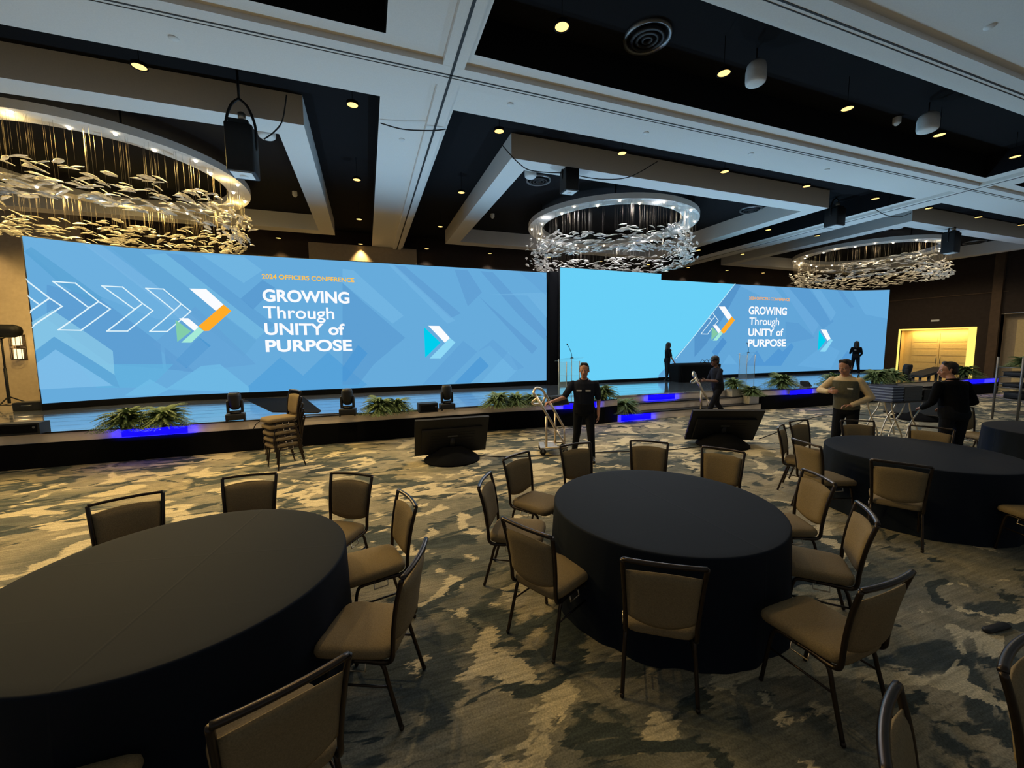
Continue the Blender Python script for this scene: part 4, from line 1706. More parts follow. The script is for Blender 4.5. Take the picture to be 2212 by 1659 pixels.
GL, GC, GR = 'chairs around the near left table', 'chairs around the middle table', 'chairs around the right table'
for mx, my, face, lb, g in [
    (-1.92, 4.13, -66, 'tan chair behind the near left table, farthest left', GL),
    (-1.11, 4.44, -91, 'tan chair behind the near left table, in front of the chair stack', GL),
    (-0.18, 4.12, -124, 'tan chair at the right end of the row behind the near left table', GL),
    (0.27, 3.29, -167, 'tan chair right of the near left table with its seat showing, farther one', GL),
    (0.23, 2.32, 156, 'tan chair right of the near left table, nearer one with a big clear seat', GL),
    (-0.32, 1.55, 113, 'large tan chair seen from behind at the bottom, tucked at the near left table', GL),
    (-1.15, 1.43, 90, 'tan chair cut off at the bottom edge, only its seat corner showing', GL),
    (0.97, 3.50, -30, 'tan chair seen edge on at the left side of the middle table', GC),
    (1.53, 4.17, -60, 'tan chair facing right at the back left of the middle table', GC),
    (2.39, 4.37, -84, 'tan chair behind the middle table in front of the man with the hand truck', GC),
    (3.33, 4.15, -129, 'tan chair behind the middle table, centre of its back row', GC),
    (3.88, 3.52, -150, 'tan chair behind the middle table, below the big tilted black monitor', GC),
    (3.90, 2.46, 155, 'tan chair right of the middle table, farthest of three with seats showing', GC),
    (3.39, 1.79, 134, 'tan chair right of the middle table, second of three, pale blue light on its back', GC),
    (2.50, 1.20, 92, 'tan chair at the front right of the middle table with a large clear seat', GC),
    (1.52, 1.74, 55, 'tan chair seen straight from behind at the front of the middle table', GC),
    (0.96, 2.45, 27, 'tan chair seen from behind at the front left of the middle table', GC),
    (5.73, 4.21, -62, 'tan chair seen edge on at the left of the right table', GR),
    (6.41, 4.42, -86, 'tan chair behind the right table, leftmost of its back row', GR),
    (5.08, 3.40, -16, 'tan chair left of the right table, turned with its seat towards it', GR),
    (7.25, 4.08, -122, 'tan chair directly in front of the man in the vest', GR),
    (7.65, 3.36, -161, 'tan chair in front of the man in black at the right table', GR),
    (5.08, 2.44, 29, 'tan chair seen from behind at the front of the right table', GR),
    (6.02, 1.52, 66, 'tan chair at the right edge of the picture with a triangle of seat showing', GR),
    (10.45, 4.2, -107, 'tan chair beside the elbow of the man in black at the far right table', 'chairs around the far right table'),
    (2.42, 0.74, -83, 'dark chair cut off by the bottom right corner with its curved frame showing', 'chairs near the bottom right corner'),
    (1.55, 0.72, -66, 'chair seen edge on as a thin grey bar at the bottom right', 'chairs near the bottom right corner'),
]:
    chair(mx, my, face, lb, g)
STK = ['bottom chair of the stack in front of the stage, standing on its legs', 'second chair from the bottom of the stack in front of the stage',
       'third chair from the bottom of the stack in front of the stage', 'second chair from the top of the stack in front of the stage',
       'top chair of the stack in front of the stage with its tan back upright']
fa = 212
dx, dy = math.cos(math.radians(fa)), math.sin(math.radians(fa))
for k in range(5):
    chair(-1.20 + dx * 0.012 * k, 8.22 + dy * 0.012 * k, fa, STK[k], 'stacked banquet chairs', 0.112 * k)


# ================================================================== FERNS
def make_fern(label):
    rng = random.Random(21)
    t = thing('potted_fern', label, 'plant', (0, 0, 0), 0, 'potted ferns')
    q = MB()
    for k in range(190):
        a = rng.uniform(0, 2 * PI)
        lift = rng.uniform(-0.2, 1.0)
        L = rng.uniform(0.28, 0.48)
        n = 9
        pts = []
        for i in range(n + 1):
            s = i / n
            rr = L * (s * (0.45 + 0.45 * (1 - lift)) + 0.32 * s * s)
            z = 0.11 + L * ((0.5 + 1.2 * lift) * s - (0.8 + 0.25 * lift) * s * s)
            w = 0.05 * math.sin(a * 3 + s * 3)
            pts.append(Vector((rr * math.cos(a + w), rr * math.sin(a + w), max(0.01, z))))
        q.tube(pts[::3], 0.003, 3)
        for i in range(1, n + 1):
            d = (pts[i] - pts[i - 1]).normalized()
            side = d.cross(Vector((0, 0, 1)))
            if side.length < 0.01:
                continue
            side.normalize()
            ln = 0.062 * math.sin(PI * min(1, (i + 0.6) / (n + 1))) + 0.012
            for sg in (-1, 1):
                for h in (0, 0.5):
                    b0 = pts[i - 1].lerp(pts[i], h)
                    tip = b0 + side * sg * ln + d * ln * 0.5 + Vector((0, 0, -0.25 * ln))
                    b1 = b0 + d * 0.022
                    mid = b0.lerp(tip, 0.5) + d * 0.014
                    q.add([b0, b1, mid + Vector((0, 0, 0.004)), tip], [(0, 1, 2), (0, 2, 3)], 0, False)
    q.build('foliage', M['leaf'], t)
    q = MB()
    q.lathe([(0.0, 0.0), (0.1, 0.0), (0.12, 0.11), (0.13, 0.11), (0.13, 0.122), (0.115, 0.122), (0.11, 0.1), (0.0, 0.1)], seg=20)
    q.build('pot', M['black'], t)
    return t


FERNS = [
    (276, 930, SZ, 1.0, 'leafy fern above the left blue glow, left one of the pair'),
    (357, 925, SZ, 1.0, 'leafy fern above the left blue glow, right one of the pair'),
    (822, 897, SZ, 0.95, 'leafy fern left in the pair above the low black monitor'),
    (857, 894, SZ, 0.85, 'leafy fern right in the pair beside the small box speaker'),
    (1075, 882, SZ, 0.9, 'leafy fern leftmost of three left of the hand truck'),
    (1117, 880, SZ, 0.8, 'leafy fern middle of three left of the hand truck'),
    (1152, 878, SZ, 0.75, 'leafy fern rightmost of three, behind the hand truck handle'),
    (1303, 864, SZ, 0.95, 'leafy fern on the stage edge right of the man with the hand truck'),
    (1358, 893, 0.217, 1.0, 'leafy fern standing lower on the stairs beside the blue glow'),
    (1690, 840, SZ, 1.2, 'wide leafy fern at the left end of the right stage wing'),
    (1803, 834, SZ, 1.1, 'leafy fern on the stage left of the man in the vest'),
    (1892, 829, SZ, 1.25, 'leafy fern on the stage right of the man in the vest'),
    (1926, 826, SZ, 1.2, 'dark leafy fern in front of the round topped stage light'),
    (2082, 815, SZ, 1.25, 'dark leafy fern on the stage right of the head of the man in black'),
]
f0 = None
for i, (px, py, z, s, lb) in enumerate(FERNS):
    p = atz(px, py, z)
    if z == SZ:
        p.y += 0.22
        p.x += 0.22 * p.x / p.y
    else:
        p.y = 9.54
    if f0 is None:
        f0 = make_fern(lb)
        f0.location = p
        f0.scale = (s, s, s)
    else:
        dup(f0, lb, p, 1.7 * i, None, s)
for i, (px, py, yy, z, lb, lb2) in enumerate([
        (1584, 868, 9.83, 0.433, 'white square planter on the middle step of the stage stairs', 'leafy fern in the white planter on the middle step'),
        (1626, 884, 9.54, 0.217, 'white low planter on the bottom step of the stage stairs', 'leafy fern in the white planter on the bottom step')]):
    p = aty(px, py, yy)
    x = min(p.x, STX1 - 0.3)
    t = thing('planter_box', lb, 'planter', (x, yy, z), 0.0, 'white planters on the stairs')
    q = MB()
    q.box(-0.2, 0.2, -0.12, 0.12, 0, 0.24)
    q.build('box', M['planter'], t)
    q = MB()
    q.box(-0.18, 0.18, -0.1, 0.1, 0.24, 0.245)
    q.build('soil', M['soil'], t)
    dup(f0, lb2, (x, yy, z + 0.245), 2.0 + i, None, 0.85)


# ================================================================== MONITORS ON THE FLOOR
def monitor(px, py, rz, lean, w, h, label, zc, rb=0.52):
    p = atz(px, py, 0)
    t = thing('floor_monitor', label, 'monitor', (p.x, p.y, 0), rz, 'black monitors on round floor bases')
    q = MB()
    q.lathe([(rb, 0.0), (rb * 0.99, 0.03), (rb * 0.75, 0.12), (rb * 0.5, 0.2), (0.18, 0.25), (0.0, 0.25)], seg=36)
    q.build('base', M['blackmatte'], t)
    mt = Matrix.Translation((0, -0.02, zc)) @ Matrix.Rotation(lean, 4, 'X')
    q = MB()
    q.box(-w / 2, w / 2, -0.02, 0.03, -h / 2, h / 2, mtx=mt)
    q.box(-w / 2 + 0.12, w / 2 - 0.12, -0.075, -0.02, -h / 2 + 0.06, h / 2 - 0.2, mtx=mt)
    for k in range(6):
        q.box(-w * 0.3, w * 0.3, -0.08, -0.074, -h * 0.25 + k * 0.06, -h * 0.25 + k * 0.06 + 0.02, mtx=mt)
    q.build('back_shell', M['black'], t)
    q = MB()
    q.box(-w / 2 + 0.02, w / 2 - 0.02, 0.03, 0.034, -h / 2 + 0.02, h / 2 - 0.02, mtx=mt)
    q.build('screen', M['blackgloss'], t)
    q = MB()
    q.tube([(0, 0, 0.2), mt @ Vector((0, -0.04, 0))], 0.05)
    q.build('neck', M['black'], t)
    q = MB()
    q.box(-0.09, 0.09, -0.082, -0.078, 0.03, 0.06, mtx=mt)
    q.build('badge', M['steel'], t)


monitor(977, 992, -0.02, 0.42, 1.36, 0.78, 'low black monitor on a round base in front of the left stage wing', 0.46)
monitor(1560, 961, -0.42, 0.55, 1.42, 0.82, 'low black monitor tilted sideways behind the middle table', 0.43)
monitor(1978, 905, 1.9, 0.7, 1.3, 0.78, 'low black monitor seen from its side behind the curved leg stand', 0.44)


# ================================================================== HAND TRUCKS
def hand_truck(px, py, s, rz, label):
    p = atz(px, py, 0)
    t = thing('hand_truck', label, 'hand truck', (p.x, p.y, 0), rz, 'chrome hand trucks')
    t.scale = (s, s, s)
    K = 0.0084
    f = lambda x, y, d=0.0: Vector(((1120 + x / 7.9 - 1188) * K, d, (978 - (800 + y / 7.9)) * K))
    q = MB()
    q.tube(smooth_path([f(270, 330, -0.18), f(225, 265, -0.16), f(250, 200, -0.1), f(310, 188, -0.02), f(400, 235, 0.1), f(470, 340, 0.18), f(545, 470, 0.2)], 6), 0.026, 10)
    q.tube(smooth_path([f(285, 360, -0.18), f(215, 420, -0.14), f(205, 465, -0.1), f(290, 490, 0.0), f(390, 480, 0.08), f(450, 400, 0.14), f(452, 315, 0.16)], 6), 0.024, 10)
    q.build('handle', M['chrome'], t)
    q = MB()
    q.tube([f(270, 320, -0.18), f(430, 600, -0.2), f(630, 940, -0.2)], 0.024, 8)
    q.tube([f(540, 460, 0.2), f(640, 650, 0.2), f(830, 985, 0.2)], 0.024, 8)
    q.build('rail', M['chrome'], t)
    for x, d in ((450, -0.2), (655, 0.2)):
        q = MB()
        q.tube([f(x, 690, d), f(x + 4, 1270, d)], 0.022, 8)
        q.build('post', M['chrome'], t)
    q = MB()
    q.tube([f(450, 1265, -0.22), f(830, 1265, -0.22), f(830, 1265, 0.22), f(450, 1265, 0.22)], 0.02, 8, closed=True)
    q.tube([f(630, 940, -0.2), f(830, 1265, -0.2)], 0.018, 8)
    q.tube([f(830, 985, 0.2), f(840, 1265, 0.2)], 0.018, 8)
    q.build('base_frame', M['chrome'], t)
    q = MB()
    q.box(f(340, 0).x, f(660, 0).x, -0.24, 0.24, f(0, 1275).z, f(0, 1262).z)
    q.build('base_plate', M['chrome'], t)
    for x in (390, 800):
        for d in (-0.2, 0.2):
            q = MB()
            mt = Matrix.Translation((f(x, 0).x, d, 0.062)) @ Matrix.Rotation(PI / 2, 4, 'X')
            q.lathe([(0.0, -0.02), (0.055, -0.02), (0.062, -0.012), (0.062, 0.012), (0.055, 0.02), (0.0, 0.02)], seg=18, mtx=mt)
            w = q.build('wheel', M['black'], t)
            q = MB()
            q.box(f(x, 0).x - 0.02, f(x, 0).x + 0.02, d - 0.03, d + 0.03, 0.06, f(0, 1275).z)
            q.build('fork', M['steel'], w)
    return t


hand_truck(1188, 977, 1.0, -0.34, 'chrome hand truck with a looped handle held by the man in navy')
hand_truck(1512, 896, 1.0, -0.34, 'chrome hand truck pushed by the man in the cap')

# ================================================================== TRAY STAND WITH CRATES
p = atz(1922, 946, 0)
t = thing('serving_stand', 'low stand with crossed curved chrome legs holding grey crates', 'stand', (p.x, p.y, 0), -0.12)
HZ = 0.83
q = MB()
q.rbox(-0.4, 0.85, -0.28, 0.28, HZ, HZ + 0.03, 0.03)
q.build('top', M['black'], t)
for s, x0 in ((0, -0.22), (1, 0.28)):
    for y in (-0.24, 0.24):
        q = MB()
        q.tube(smooth_path([(x0 - 0.17, y, HZ), (x0 - 0.12, y, HZ * 0.78), (x0, y, HZ * 0.5), (x0 + 0.16, y, HZ * 0.2), (x0 + 0.2, y, 0.0)], 6), 0.014, 8)
        q.build('leg', M['chrome'], t)
        q = MB()
        q.tube(smooth_path([(x0 + 0.2, y, HZ), (x0 + 0.14, y, HZ * 0.78), (x0, y + 0.03, HZ * 0.5), (x0 - 0.16, y, HZ * 0.2), (x0 - 0.2, y, 0.0)], 6), 0.014, 8)
        q.build('leg', M['chrome'], t)


def crate(dx, w, h, m, label, ribs):
    c = Matrix.Rotation(-0.12, 4, 'Z') @ Vector((dx, 0, 0))
    r = thing('storage_crate', label, 'crate', (p.x + c.x, p.y + c.y, HZ + 0.032), -0.12, 'crates on the serving stand')
    q = MB()
    q.box(-w / 2, w / 2, -0.24, 0.24, 0, 0.015)
    for sx in (-1, 1):
        q.box(sx * w / 2 - 0.008, sx * w / 2 + 0.008, -0.24, 0.24, 0, h)
    for sy in (-1, 1):
        q.box(-w / 2, w / 2, sy * 0.24 - 0.008, sy * 0.24 + 0.008, 0, h)
    q.build('body', m, r)
    q = MB()
    for k in range(ribs):
        z = h * (k + 0.7) / (ribs + 0.4)
        q.box(-w / 2 - 0.012, w / 2 + 0.012, -0.256, 0.256, z - 0.012, z + 0.012)
    q.build('rib', M['crate'] if ribs > 3 else m, r)


crate(-0.24, 0.28, 0.33, M['cratedark'], 'bluish slatted crate on the stand beside the man in the vest', 5)
crate(0.2, 0.5, 0.32, M['crategrey'], 'plain grey crate in the middle of the stand top', 2)
crate(0.64, 0.26, 0.24, M['black'], 'black crate at the right end of the stand top', 2)

# ================================================================== WIRE SHELF TROLLEY
p = Vector(atz(2190, 912, 0))
t = thing('shelf_rack', 'tall grey wire shelf rack at the right edge of the picture', 'shelf', (p.x, p.y, 0), -0.25)
for x in (-0.3, 0.5):
    for y in (-0.25, 0.25):
        q = MB()
        q.tube([(x, y, 0.04), (x, y, 1.72)], 0.024, 8)
        q.build('post', M['steel'], t)
for z in (0.25, 0.62, 0.92, 1.2, 1.45):
    q = MB()
    q.box(-0.3, 0.5, -0.25, 0.25, z - 0.01, z)
    q.tube([(-0.3, -0.26, z), (0.5, -0.26, z), (0.5, 0.26, z), (-0.3, 0.26, z)], 0.012, 6, closed=True)
    q.build('shelf', M['steel'], t)
for x, z, w, h, lb in ((0.1, 0.93, 0.6, 0.1, 'black tray on the middle shelf of the grey rack'), (0.12, 0.63, 0.5, 0.16, 'black tub on the lower shelf of the grey rack'),
                       (0.1, 1.21, 0.6, 0.12, 'black tray on the upper shelf of the grey rack')):
    c = Matrix.Rotation(-0.25, 4, 'Z') @ Vector((x, 0, 0))
    r = thing('serving_tray', lb, 'tray', (p.x + c.x, p.y + c.y, z + 0.002), -0.25, 'trays on the rack')
    q = MB()
    q.rbox(-w / 2, w / 2, -0.2, 0.2, 0, h, 0.04)
    q.build('body', M['black'], r)
    q = MB()
    q.tube([(-w / 2, -0.2, h), (w / 2, -0.2, h), (w / 2, 0.2, h), (-w / 2, 0.2, h)], 0.012, 6, closed=True)
    q.build('rim', M['black'], r)
c = Matrix.Rotation(-0.25, 4, 'Z') @ Vector((0.12, 0, 0))
dup(f0, 'dark leafy fern on the top shelf of the grey rack', (p.x + c.x, p.y + c.y, 1.452), 0.7, None, 0.75)

# ramp and rail on the right of the stage
a, c = atz(1974, 816, SZ), aty(2036, 796, 9.6)
t = thing('ramp_board', 'dark sloping board on short supports in front of the glowing doorway', 'board', (a.x, 9.9, SZ))
aa = aty(1974, 812, 9.9) - Vector((a.x, 9.9, SZ))
cc = aty(2036, 796, 9.9) - Vector((a.x, 9.9, SZ))
q = MB()
q.add([(aa.x, -0.3, aa.z - 0.05), (cc.x, -0.3, cc.z - 0.05), (cc.x, 0.3, cc.z - 0.05), (aa.x, 0.3, aa.z - 0.05),
       (aa.x, -0.3, aa.z + 0.04), (cc.x, -0.3, cc.z + 0.06), (cc.x, 0.3, cc.z + 0.06), (aa.x, 0.3, aa.z + 0.04)],
      [(0, 3, 2, 1), (4, 5, 6, 7), (0, 1, 5, 4), (1, 2, 6, 5), (2, 3, 7, 6), (3, 0, 4, 7)])
q.build('board', M['black'], t)
for u in (0.25, 0.5):
    q = MB()
    x = aa.x + (cc.x - aa.x) * u
    z = aa.z + (cc.z - aa.z) * u
    for y in (-0.25, 0.25):
        q = MB()
        q.tube([(x, y, 0), (x, y, z - 0.03)], 0.05)
        q.build('support', M['black'], t)
q = MB()
q.tube([(cc.x - 0.1, 0, 0), (cc.x - 0.1, 0, cc.z)], 0.05)
q.build('support', M['black'], t)

# small things on the floor
p = atz(2152, 1360, 0)
q = MB()
q.rbox(-0.13, 0.13, -0.028, 0.028, 0, 0.03, 0.027)
tag(q.build('cable_cover', M['black'], None, (p.x, p.y, 0), -0.1), 'small dark oblong cover on the carpet near the right edge', 'cable cover')
q = MB()
q.tube(smooth_path([atz(x, y, 0.009) for x, y in ((1035, 984), (1090, 987), (1140, 986), (1200, 983), (1290, 977), (1360, 975), (1440, 972), (1500, 966), (1535, 964))], 6), 0.009, 6)
tag(q.build('floor_cable', M['cable']), 'black cable running across the carpet between the two floor monitors', 'cable')
q = MB()
q.tube(smooth_path([atz(x, y, 0.009) for x, y in ((1640, 948), (1700, 925), (1760, 901), (1830, 893), (1905, 901), (1960, 915))], 6), 0.009, 6)
tag(q.build('floor_cable', M['cable']), 'black cable running across the carpet behind the man in the vest', 'cable')
q = MB()
q.tube(smooth_path([aty(548, 926, 9.5), aty(552, 918, 9.5), aty(560, 911, 9.52), atz(575, 903, SZ + 0.01), atz(640, 897, SZ + 0.01), atz(740, 893, SZ + 0.01)], 6), 0.01, 6)
tag(q.build('stage_cable', M['cable']), 'black cable on the stage edge beside the chair stack', 'cable')


# ================================================================== PEOPLE
def fuse(mb, name, m, parent, voxel=0.009, smooth=6, loc=None):
    """one continuous surface out of overlapping limbs"""
    me = mb.mesh(name, m)
    o = bpy.data.objects.new(name + '_tmp', me)
    SC.collection.objects.link(o)
    r = o.modifiers.new('r', 'REMESH')
    r.mode = 'VOXEL'
    r.voxel_size = voxel
    r.use_smooth_shade = True
    s = o.modifiers.new('s', 'SMOOTH')
    s.factor = 0.5
    s.iterations = smooth
    dg = bpy.context.evaluated_depsgraph_get()
    out = bpy.data.meshes.new_from_object(o.evaluated_get(dg))
    out.name = name
    bpy.data.objects.remove(o)
    out.materials.clear()
    out.materials.append(m)
    for p in out.polygons:
        p.use_smooth = True
    ob = bpy.data.objects.new(name, out)
    SC.collection.objects.link(ob)
    ob.parent = parent
    return ob


def loft(mb, rings, side, seg=20):
    """rings: (centre, half width along side, half depth)"""
    vs, fs = [], []
    n = len(rings)
    for i, (c, rx, ry) in enumerate(rings):
        c = Vector(c)
        t = (Vector(rings[min(i + 1, n - 1)][0]) - Vector(rings[max(i - 1, 0)][0])).normalized()
        fr = t.cross(side).normalized()
        for k in range(seg):
            a = 2 * PI * k / seg
            vs.append(c + side * math.cos(a) * rx + fr * math.sin(a) * ry)
    for i in range(n - 1):
        for k in range(seg):
            l = (k + 1) % seg
            fs.append((i * seg + k, i * seg + l, (i + 1) * seg + l, (i + 1) * seg + k))
    fs.append(tuple(range(seg - 1, -1, -1)))
    fs.append(tuple(range((n - 1) * seg, n * seg)))
    mb.add(vs, fs, 0, True)


def hand(mb, wrist, d, pn, side, curl):
    """d: pointing direction, pn: palm normal, side: thumb direction, curl: finger bend in radians per joint"""
    d, pn = Vector(d).normalized(), Vector(pn)
    pn = (pn - d * pn.dot(d)).normalized()
    sd = d.cross(pn) * (1 if d.cross(pn).dot(Vector(side)) > 0 else -1)
    w = Vector(wrist)
    for u in (-0.026, -0.009, 0.009, 0.026):
        mb.cap(w, w + d * 0.085 + sd * u, 0.018, 0.0135, 8)
    for i, (u, L) in enumerate(((0.031, 0.07), (0.011, 0.08), (-0.01, 0.075), (-0.03, 0.058))):
        p = w + d * 0.087 + sd * u
        dd = d.copy()
        for j, f in enumerate((0.46, 0.31, 0.23)):
            rot = Matrix.Rotation(curl, 3, sd)
            t = rot @ dd
            if t.dot(pn) < dd.dot(pn):
                t = Matrix.Rotation(-curl, 3, sd) @ dd
            dd = t
            e = p + dd * L * f
            mb.cap(p, e, 0.0092 - 0.0008 * j, 0.0086 - 0.0008 * j, 7)
            p = e
    th = (d * 0.55 + sd * 0.8 + pn * 0.25).normalized()
    p = w + d * 0.03 + sd * 0.028
    e = p + th * 0.036
    mb.cap(p, e, 0.014, 0.011, 7)
    th2 = (d * 0.85 + sd * 0.3 + pn * 0.5).normalized()
    e2 = e + th2 * 0.03
    mb.cap(e, e2, 0.011, 0.0095, 7)
    mb.cap(e2, e2 + th2 * 0.022, 0.0095, 0.008, 7)


def head_mesh(mb, c, R):
    """skull, jaw, nose, brow, ears; R turns local (x right, y forward, z up) into the person's frame; c: middle of the head"""
    T = lambda x, y, z: c + R @ Vector((x, y, z))
    r4 = R.to_4x4()
    mb.blob(T(0, -0.008, 0.035), (0.076, 0.094, 0.082), r4)
    mb.blob(T(0, 0.018, -0.03), (0.062, 0.07, 0.07), r4)
    mb.blob(T(0, 0.036, -0.08), (0.042, 0.044, 0.034), r4)
    mb.cap(T(-0.035, -0.01, -0.06), T(0, 0.05, -0.09), 0.028, 0.022, 8)
    mb.cap(T(0.035, -0.01, -0.06), T(0, 0.05, -0.09), 0.028, 0.022, 8)
    mb.cap(T(0, 0.082, 0.012), T(0, 0.104, -0.03), 0.009, 0.015, 8)
    mb.blob(T(-0.011, 0.092, -0.034), (0.011, 0.011, 0.009), r4, 8, 6)
    mb.blob(T(0.011, 0.092, -0.034), (0.011, 0.011, 0.009), r4, 8, 6)
    mb.cap(T(-0.04, 0.07, 0.022), T(-0.008, 0.083, 0.02), 0.011, 0.009, 8)
    mb.cap(T(0.04, 0.07, 0.022), T(0.008, 0.083, 0.02), 0.011, 0.009, 8)
    mb.blob(T(-0.04, 0.056, -0.025), (0.022, 0.024, 0.02), r4, 8, 6)
    mb.blob(T(0.04, 0.056, -0.025), (0.022, 0.024, 0.02), r4, 8, 6)
    mb.cap(T(-0.016, 0.082, -0.058), T(0.016, 0.082, -0.058), 0.0085, 0.0085, 8)
    mb.cap(T(-0.013, 0.08, -0.068), T(0.013, 0.08, -0.068), 0.0085, 0.0085, 8)
    for s in (-1, 1):
        mb.blob(T(s * 0.077, -0.008, -0.005), (0.009, 0.02, 0.031), r4 @ Matrix.Rotation(s * 0.25, 4, 'Z'), 10, 8)


def person(label, loc, rz, P, scale=1.0):
    """P: pose in metres for a 1.78 m figure facing +Y, its right hand side at +X"""
    t = thing('person', label, 'person', loc, rz)
    t.scale = (scale, scale, scale)
    hip = Vector(P.get('hip', (0, 0, 0.93)))
    chest = Vector(P.get('chest', (0, 0.0, 1.42))) + Vector((0, 0, 0.05))
    tw = P.get('twist', 0.0)
    side = Vector((math.cos(tw), math.sin(tw), 0))
    slim = P.get('slim', 1.0)
    up = (chest - hip).normalized()
    fwd = up.cross(side).normalized() * -1
    fwd = side.cross(up).normalized() * -1 if fwd.y < 0 else fwd
    sp = lambda k, off=0.0: hip.lerp(chest, k) + fwd * off

    def torso(g, belly=0.0):
        return [(sp(-0.16), 0.10 * slim + g, 0.085 + g), (sp(-0.08), 0.155 * slim + g, 0.115 + g), (sp(0.05), 0.168 * slim + g, 0.122 + g + belly * .5),
                (sp(0.28, 0.01), 0.150 * slim + g, 0.11 + g + belly), (sp(0.5, 0.012), 0.156 * slim + g, 0.118 + g + belly * .6), (sp(0.75, 0.012), 0.172 * slim + g, 0.126 + g),
                (sp(0.92), 0.178 * slim + g, 0.112 + g), (sp(0.99), 0.155 * slim + g, 0.09 + g), (sp(1.05), 0.1 + g * .5, 0.07 + g * .5), (sp(1.1), 0.058, 0.058)]
    neck0, nod = sp(1.08, -0.005), Vector(P.get('head', (0, 0.03, 0)))
    hc = sp(1.0) + up * 0.198 + nod
    hr = Matrix.Rotation(tw + P.get('turn', 0.0), 3, 'Z') @ Matrix.Rotation(P.get('tilt', 0.0), 3, 'X') * P.get('head_size', 1.1)
    arms = P['arms']
    legs = P['legs']
    sh = [sp(0.91) + side * s * 0.182 * slim for s in (-1, 1)]
    belly = P.get('belly', 0.0)
    # ---- body, one surface
    b = MB()
    loft(b, torso(-0.012, belly), side)
    b.cap(neck0 - up * 0.02, hc - up * 0.06, 0.056, 0.052)
    head_mesh(b, hc, hr)
    for s, (el, wr, hd, pn, th, cu) in zip(sh, arms):
        b.cap(s, el, 0.046, 0.038)
        b.cap(el, wr, 0.039, 0.026)
        hand(b, wr, hd, pn, th, cu)
    for s, (kn, an, toe) in zip((-1, 1), legs):
        h = hip + side * s * 0.09 * slim
        b.cap(h, kn, 0.075, 0.05)
        b.cap(kn, an, 0.05, 0.034)
        b.cap(an, Vector(an) + Vector(toe) * 0.1 - Vector((0, 0, 0.045)), 0.034, 0.03)
    body = fuse(b, 'body', M[P.get('skin', 'skin')], t, 0.0075, 3)
    for s in (-1, 1):
        q = MB()
        q.blob(hc + hr @ Vector((s * 0.031, 0.0735, 0.004)), (0.0135, 0.009, 0.0085), hr.to_4x4(), 10, 8)
        e = q.build('eye', M['eyewhite'], body)
        q = MB()
        q.blob(hc + hr @ Vector((s * 0.031, 0.081, 0.004)), (0.006, 0.0035, 0.006), hr.to_4x4(), 8, 6)
        q.build('iris', M['iris'], body)
    q = MB()
    q.cap(hc + hr @ Vector((-0.017, 0.0885, -0.0625)), hc + hr @ Vector((0.017, 0.0885, -0.0625)), 0.0055, 0.0055, 8)
    q.build('lips', M['lips'], body)
    # ---- hair
    hb = MB()
    r4 = hr.to_4x4()
    kind = P.get('hair', 'short')
    H = lambda x, y, z: hc + hr @ Vector((x, y, z))
    if kind == 'short':
        hb.blob(H(0, -0.022, 0.052), (0.081, 0.092, 0.078), r4)
        hb.blob(H(0, -0.055, -0.005), (0.073, 0.052, 0.07), r4)
        hb.cap(H(-0.035, 0.022, 0.108), H(0.035, 0.022, 0.11), 0.03, 0.03)
        hb.cap(H(-0.07, 0.0, 0.04), H(-0.074, 0.002, -0.005), 0.016, 0.01)
        hb.cap(H(0.07, 0.0, 0.04), H(0.074, 0.002, -0.005), 0.016, 0.01)
    else:
        hb.blob(H(0, -0.018, 0.05), (0.092, 0.104, 0.085), r4)
        hb.cap(H(0, -0.05, 0.03), H(0, -0.085, -0.26), 0.09, 0.062)
        for s in (-1, 1):
            hb.cap(H(s * 0.072, 0.0, 0.03), H(s * 0.095, -0.01, -0.24), 0.036, 0.03)
    fuse(hb, 'hair', M['hairdark'], t, 0.009, 3)
    if P.get('cap'):
        q = MB()
        mt = Matrix.Translation(hc) @ r4
        q.lathe([(0.094, 0.045), (0.097, 0.07), (0.09, 0.11), (0.06, 0.142), (0.015, 0.152), (0.0, 0.156)], c=(0, -0.008, 0), seg=24, mtx=mt)
        k = q.build('cap_crown', M['black'], t)
        q = MB()
        vs = []
        for i in range(9):
            a = PI * (0.14 + 0.72 * i / 8)
            vs += [mt @ Vector((0.092 * math.cos(a), 0.088 * math.sin(a), 0.058)), mt @ Vector((0.088 * math.cos(a), 0.08 + 0.085 * math.sin(a), 0.045)),
                   mt @ Vector((0.092 * math.cos(a), 0.088 * math.sin(a), 0.05)), mt @ Vector((0.088 * math.cos(a), 0.08 + 0.085 * math.sin(a), 0.038))]
        fs = []
        for i in range(8):
            o = i * 4
            fs += [(o, o + 4, o + 5, o + 1), (o + 3, o + 7, o + 6, o + 2), (o + 1, o + 5, o + 7, o + 3)]
        q.add(vs, fs, 0, True)
        q.build('cap_brim', M['black'], t)
    # ---- shirt
    long = P.get('sleeve', 'short') == 'long'
    b = MB()
    tr = torso(0.012, belly)
    loft(b, tr[(1 if P.get('untucked', True) else 2):9], side)
    for s, (el, wr, *_) in zip(sh, arms):
        el, wr = Vector(el), Vector(wr)
        if long:
            b.cap(s, el, 0.066, 0.055)
            b.cap(el, el.lerp(wr, 0.93), 0.055, 0.04)
        else:
            b.cap(s, s.lerp(el, 0.82), 0.066, 0.06)
    fuse(b, 'shirt', M[P.get('shirt', 'navy')], t, 0.0085, 4)
    b = MB()
    for i in range(16):
        pass
    col = [sp(1.06, 0.0) + side * math.cos(a) * 0.068 + fwd * (math.sin(a) * 0.066) + up * (0.012 - 0.03 * max(0, math.sin(a))) for a in [2 * PI * i / 20 for i in range(20)]]
    b.tube(col, 0.017, 8, closed=True)
    b.build('collar', M[P.get('shirt', 'navy')], t)
    if P.get('vest'):
        b = MB()
        tv = torso(0.024, belly)
        loft(b, tv[2:7], side)
        fuse(b, 'vest', M['greyvest'], t, 0.009, 4)
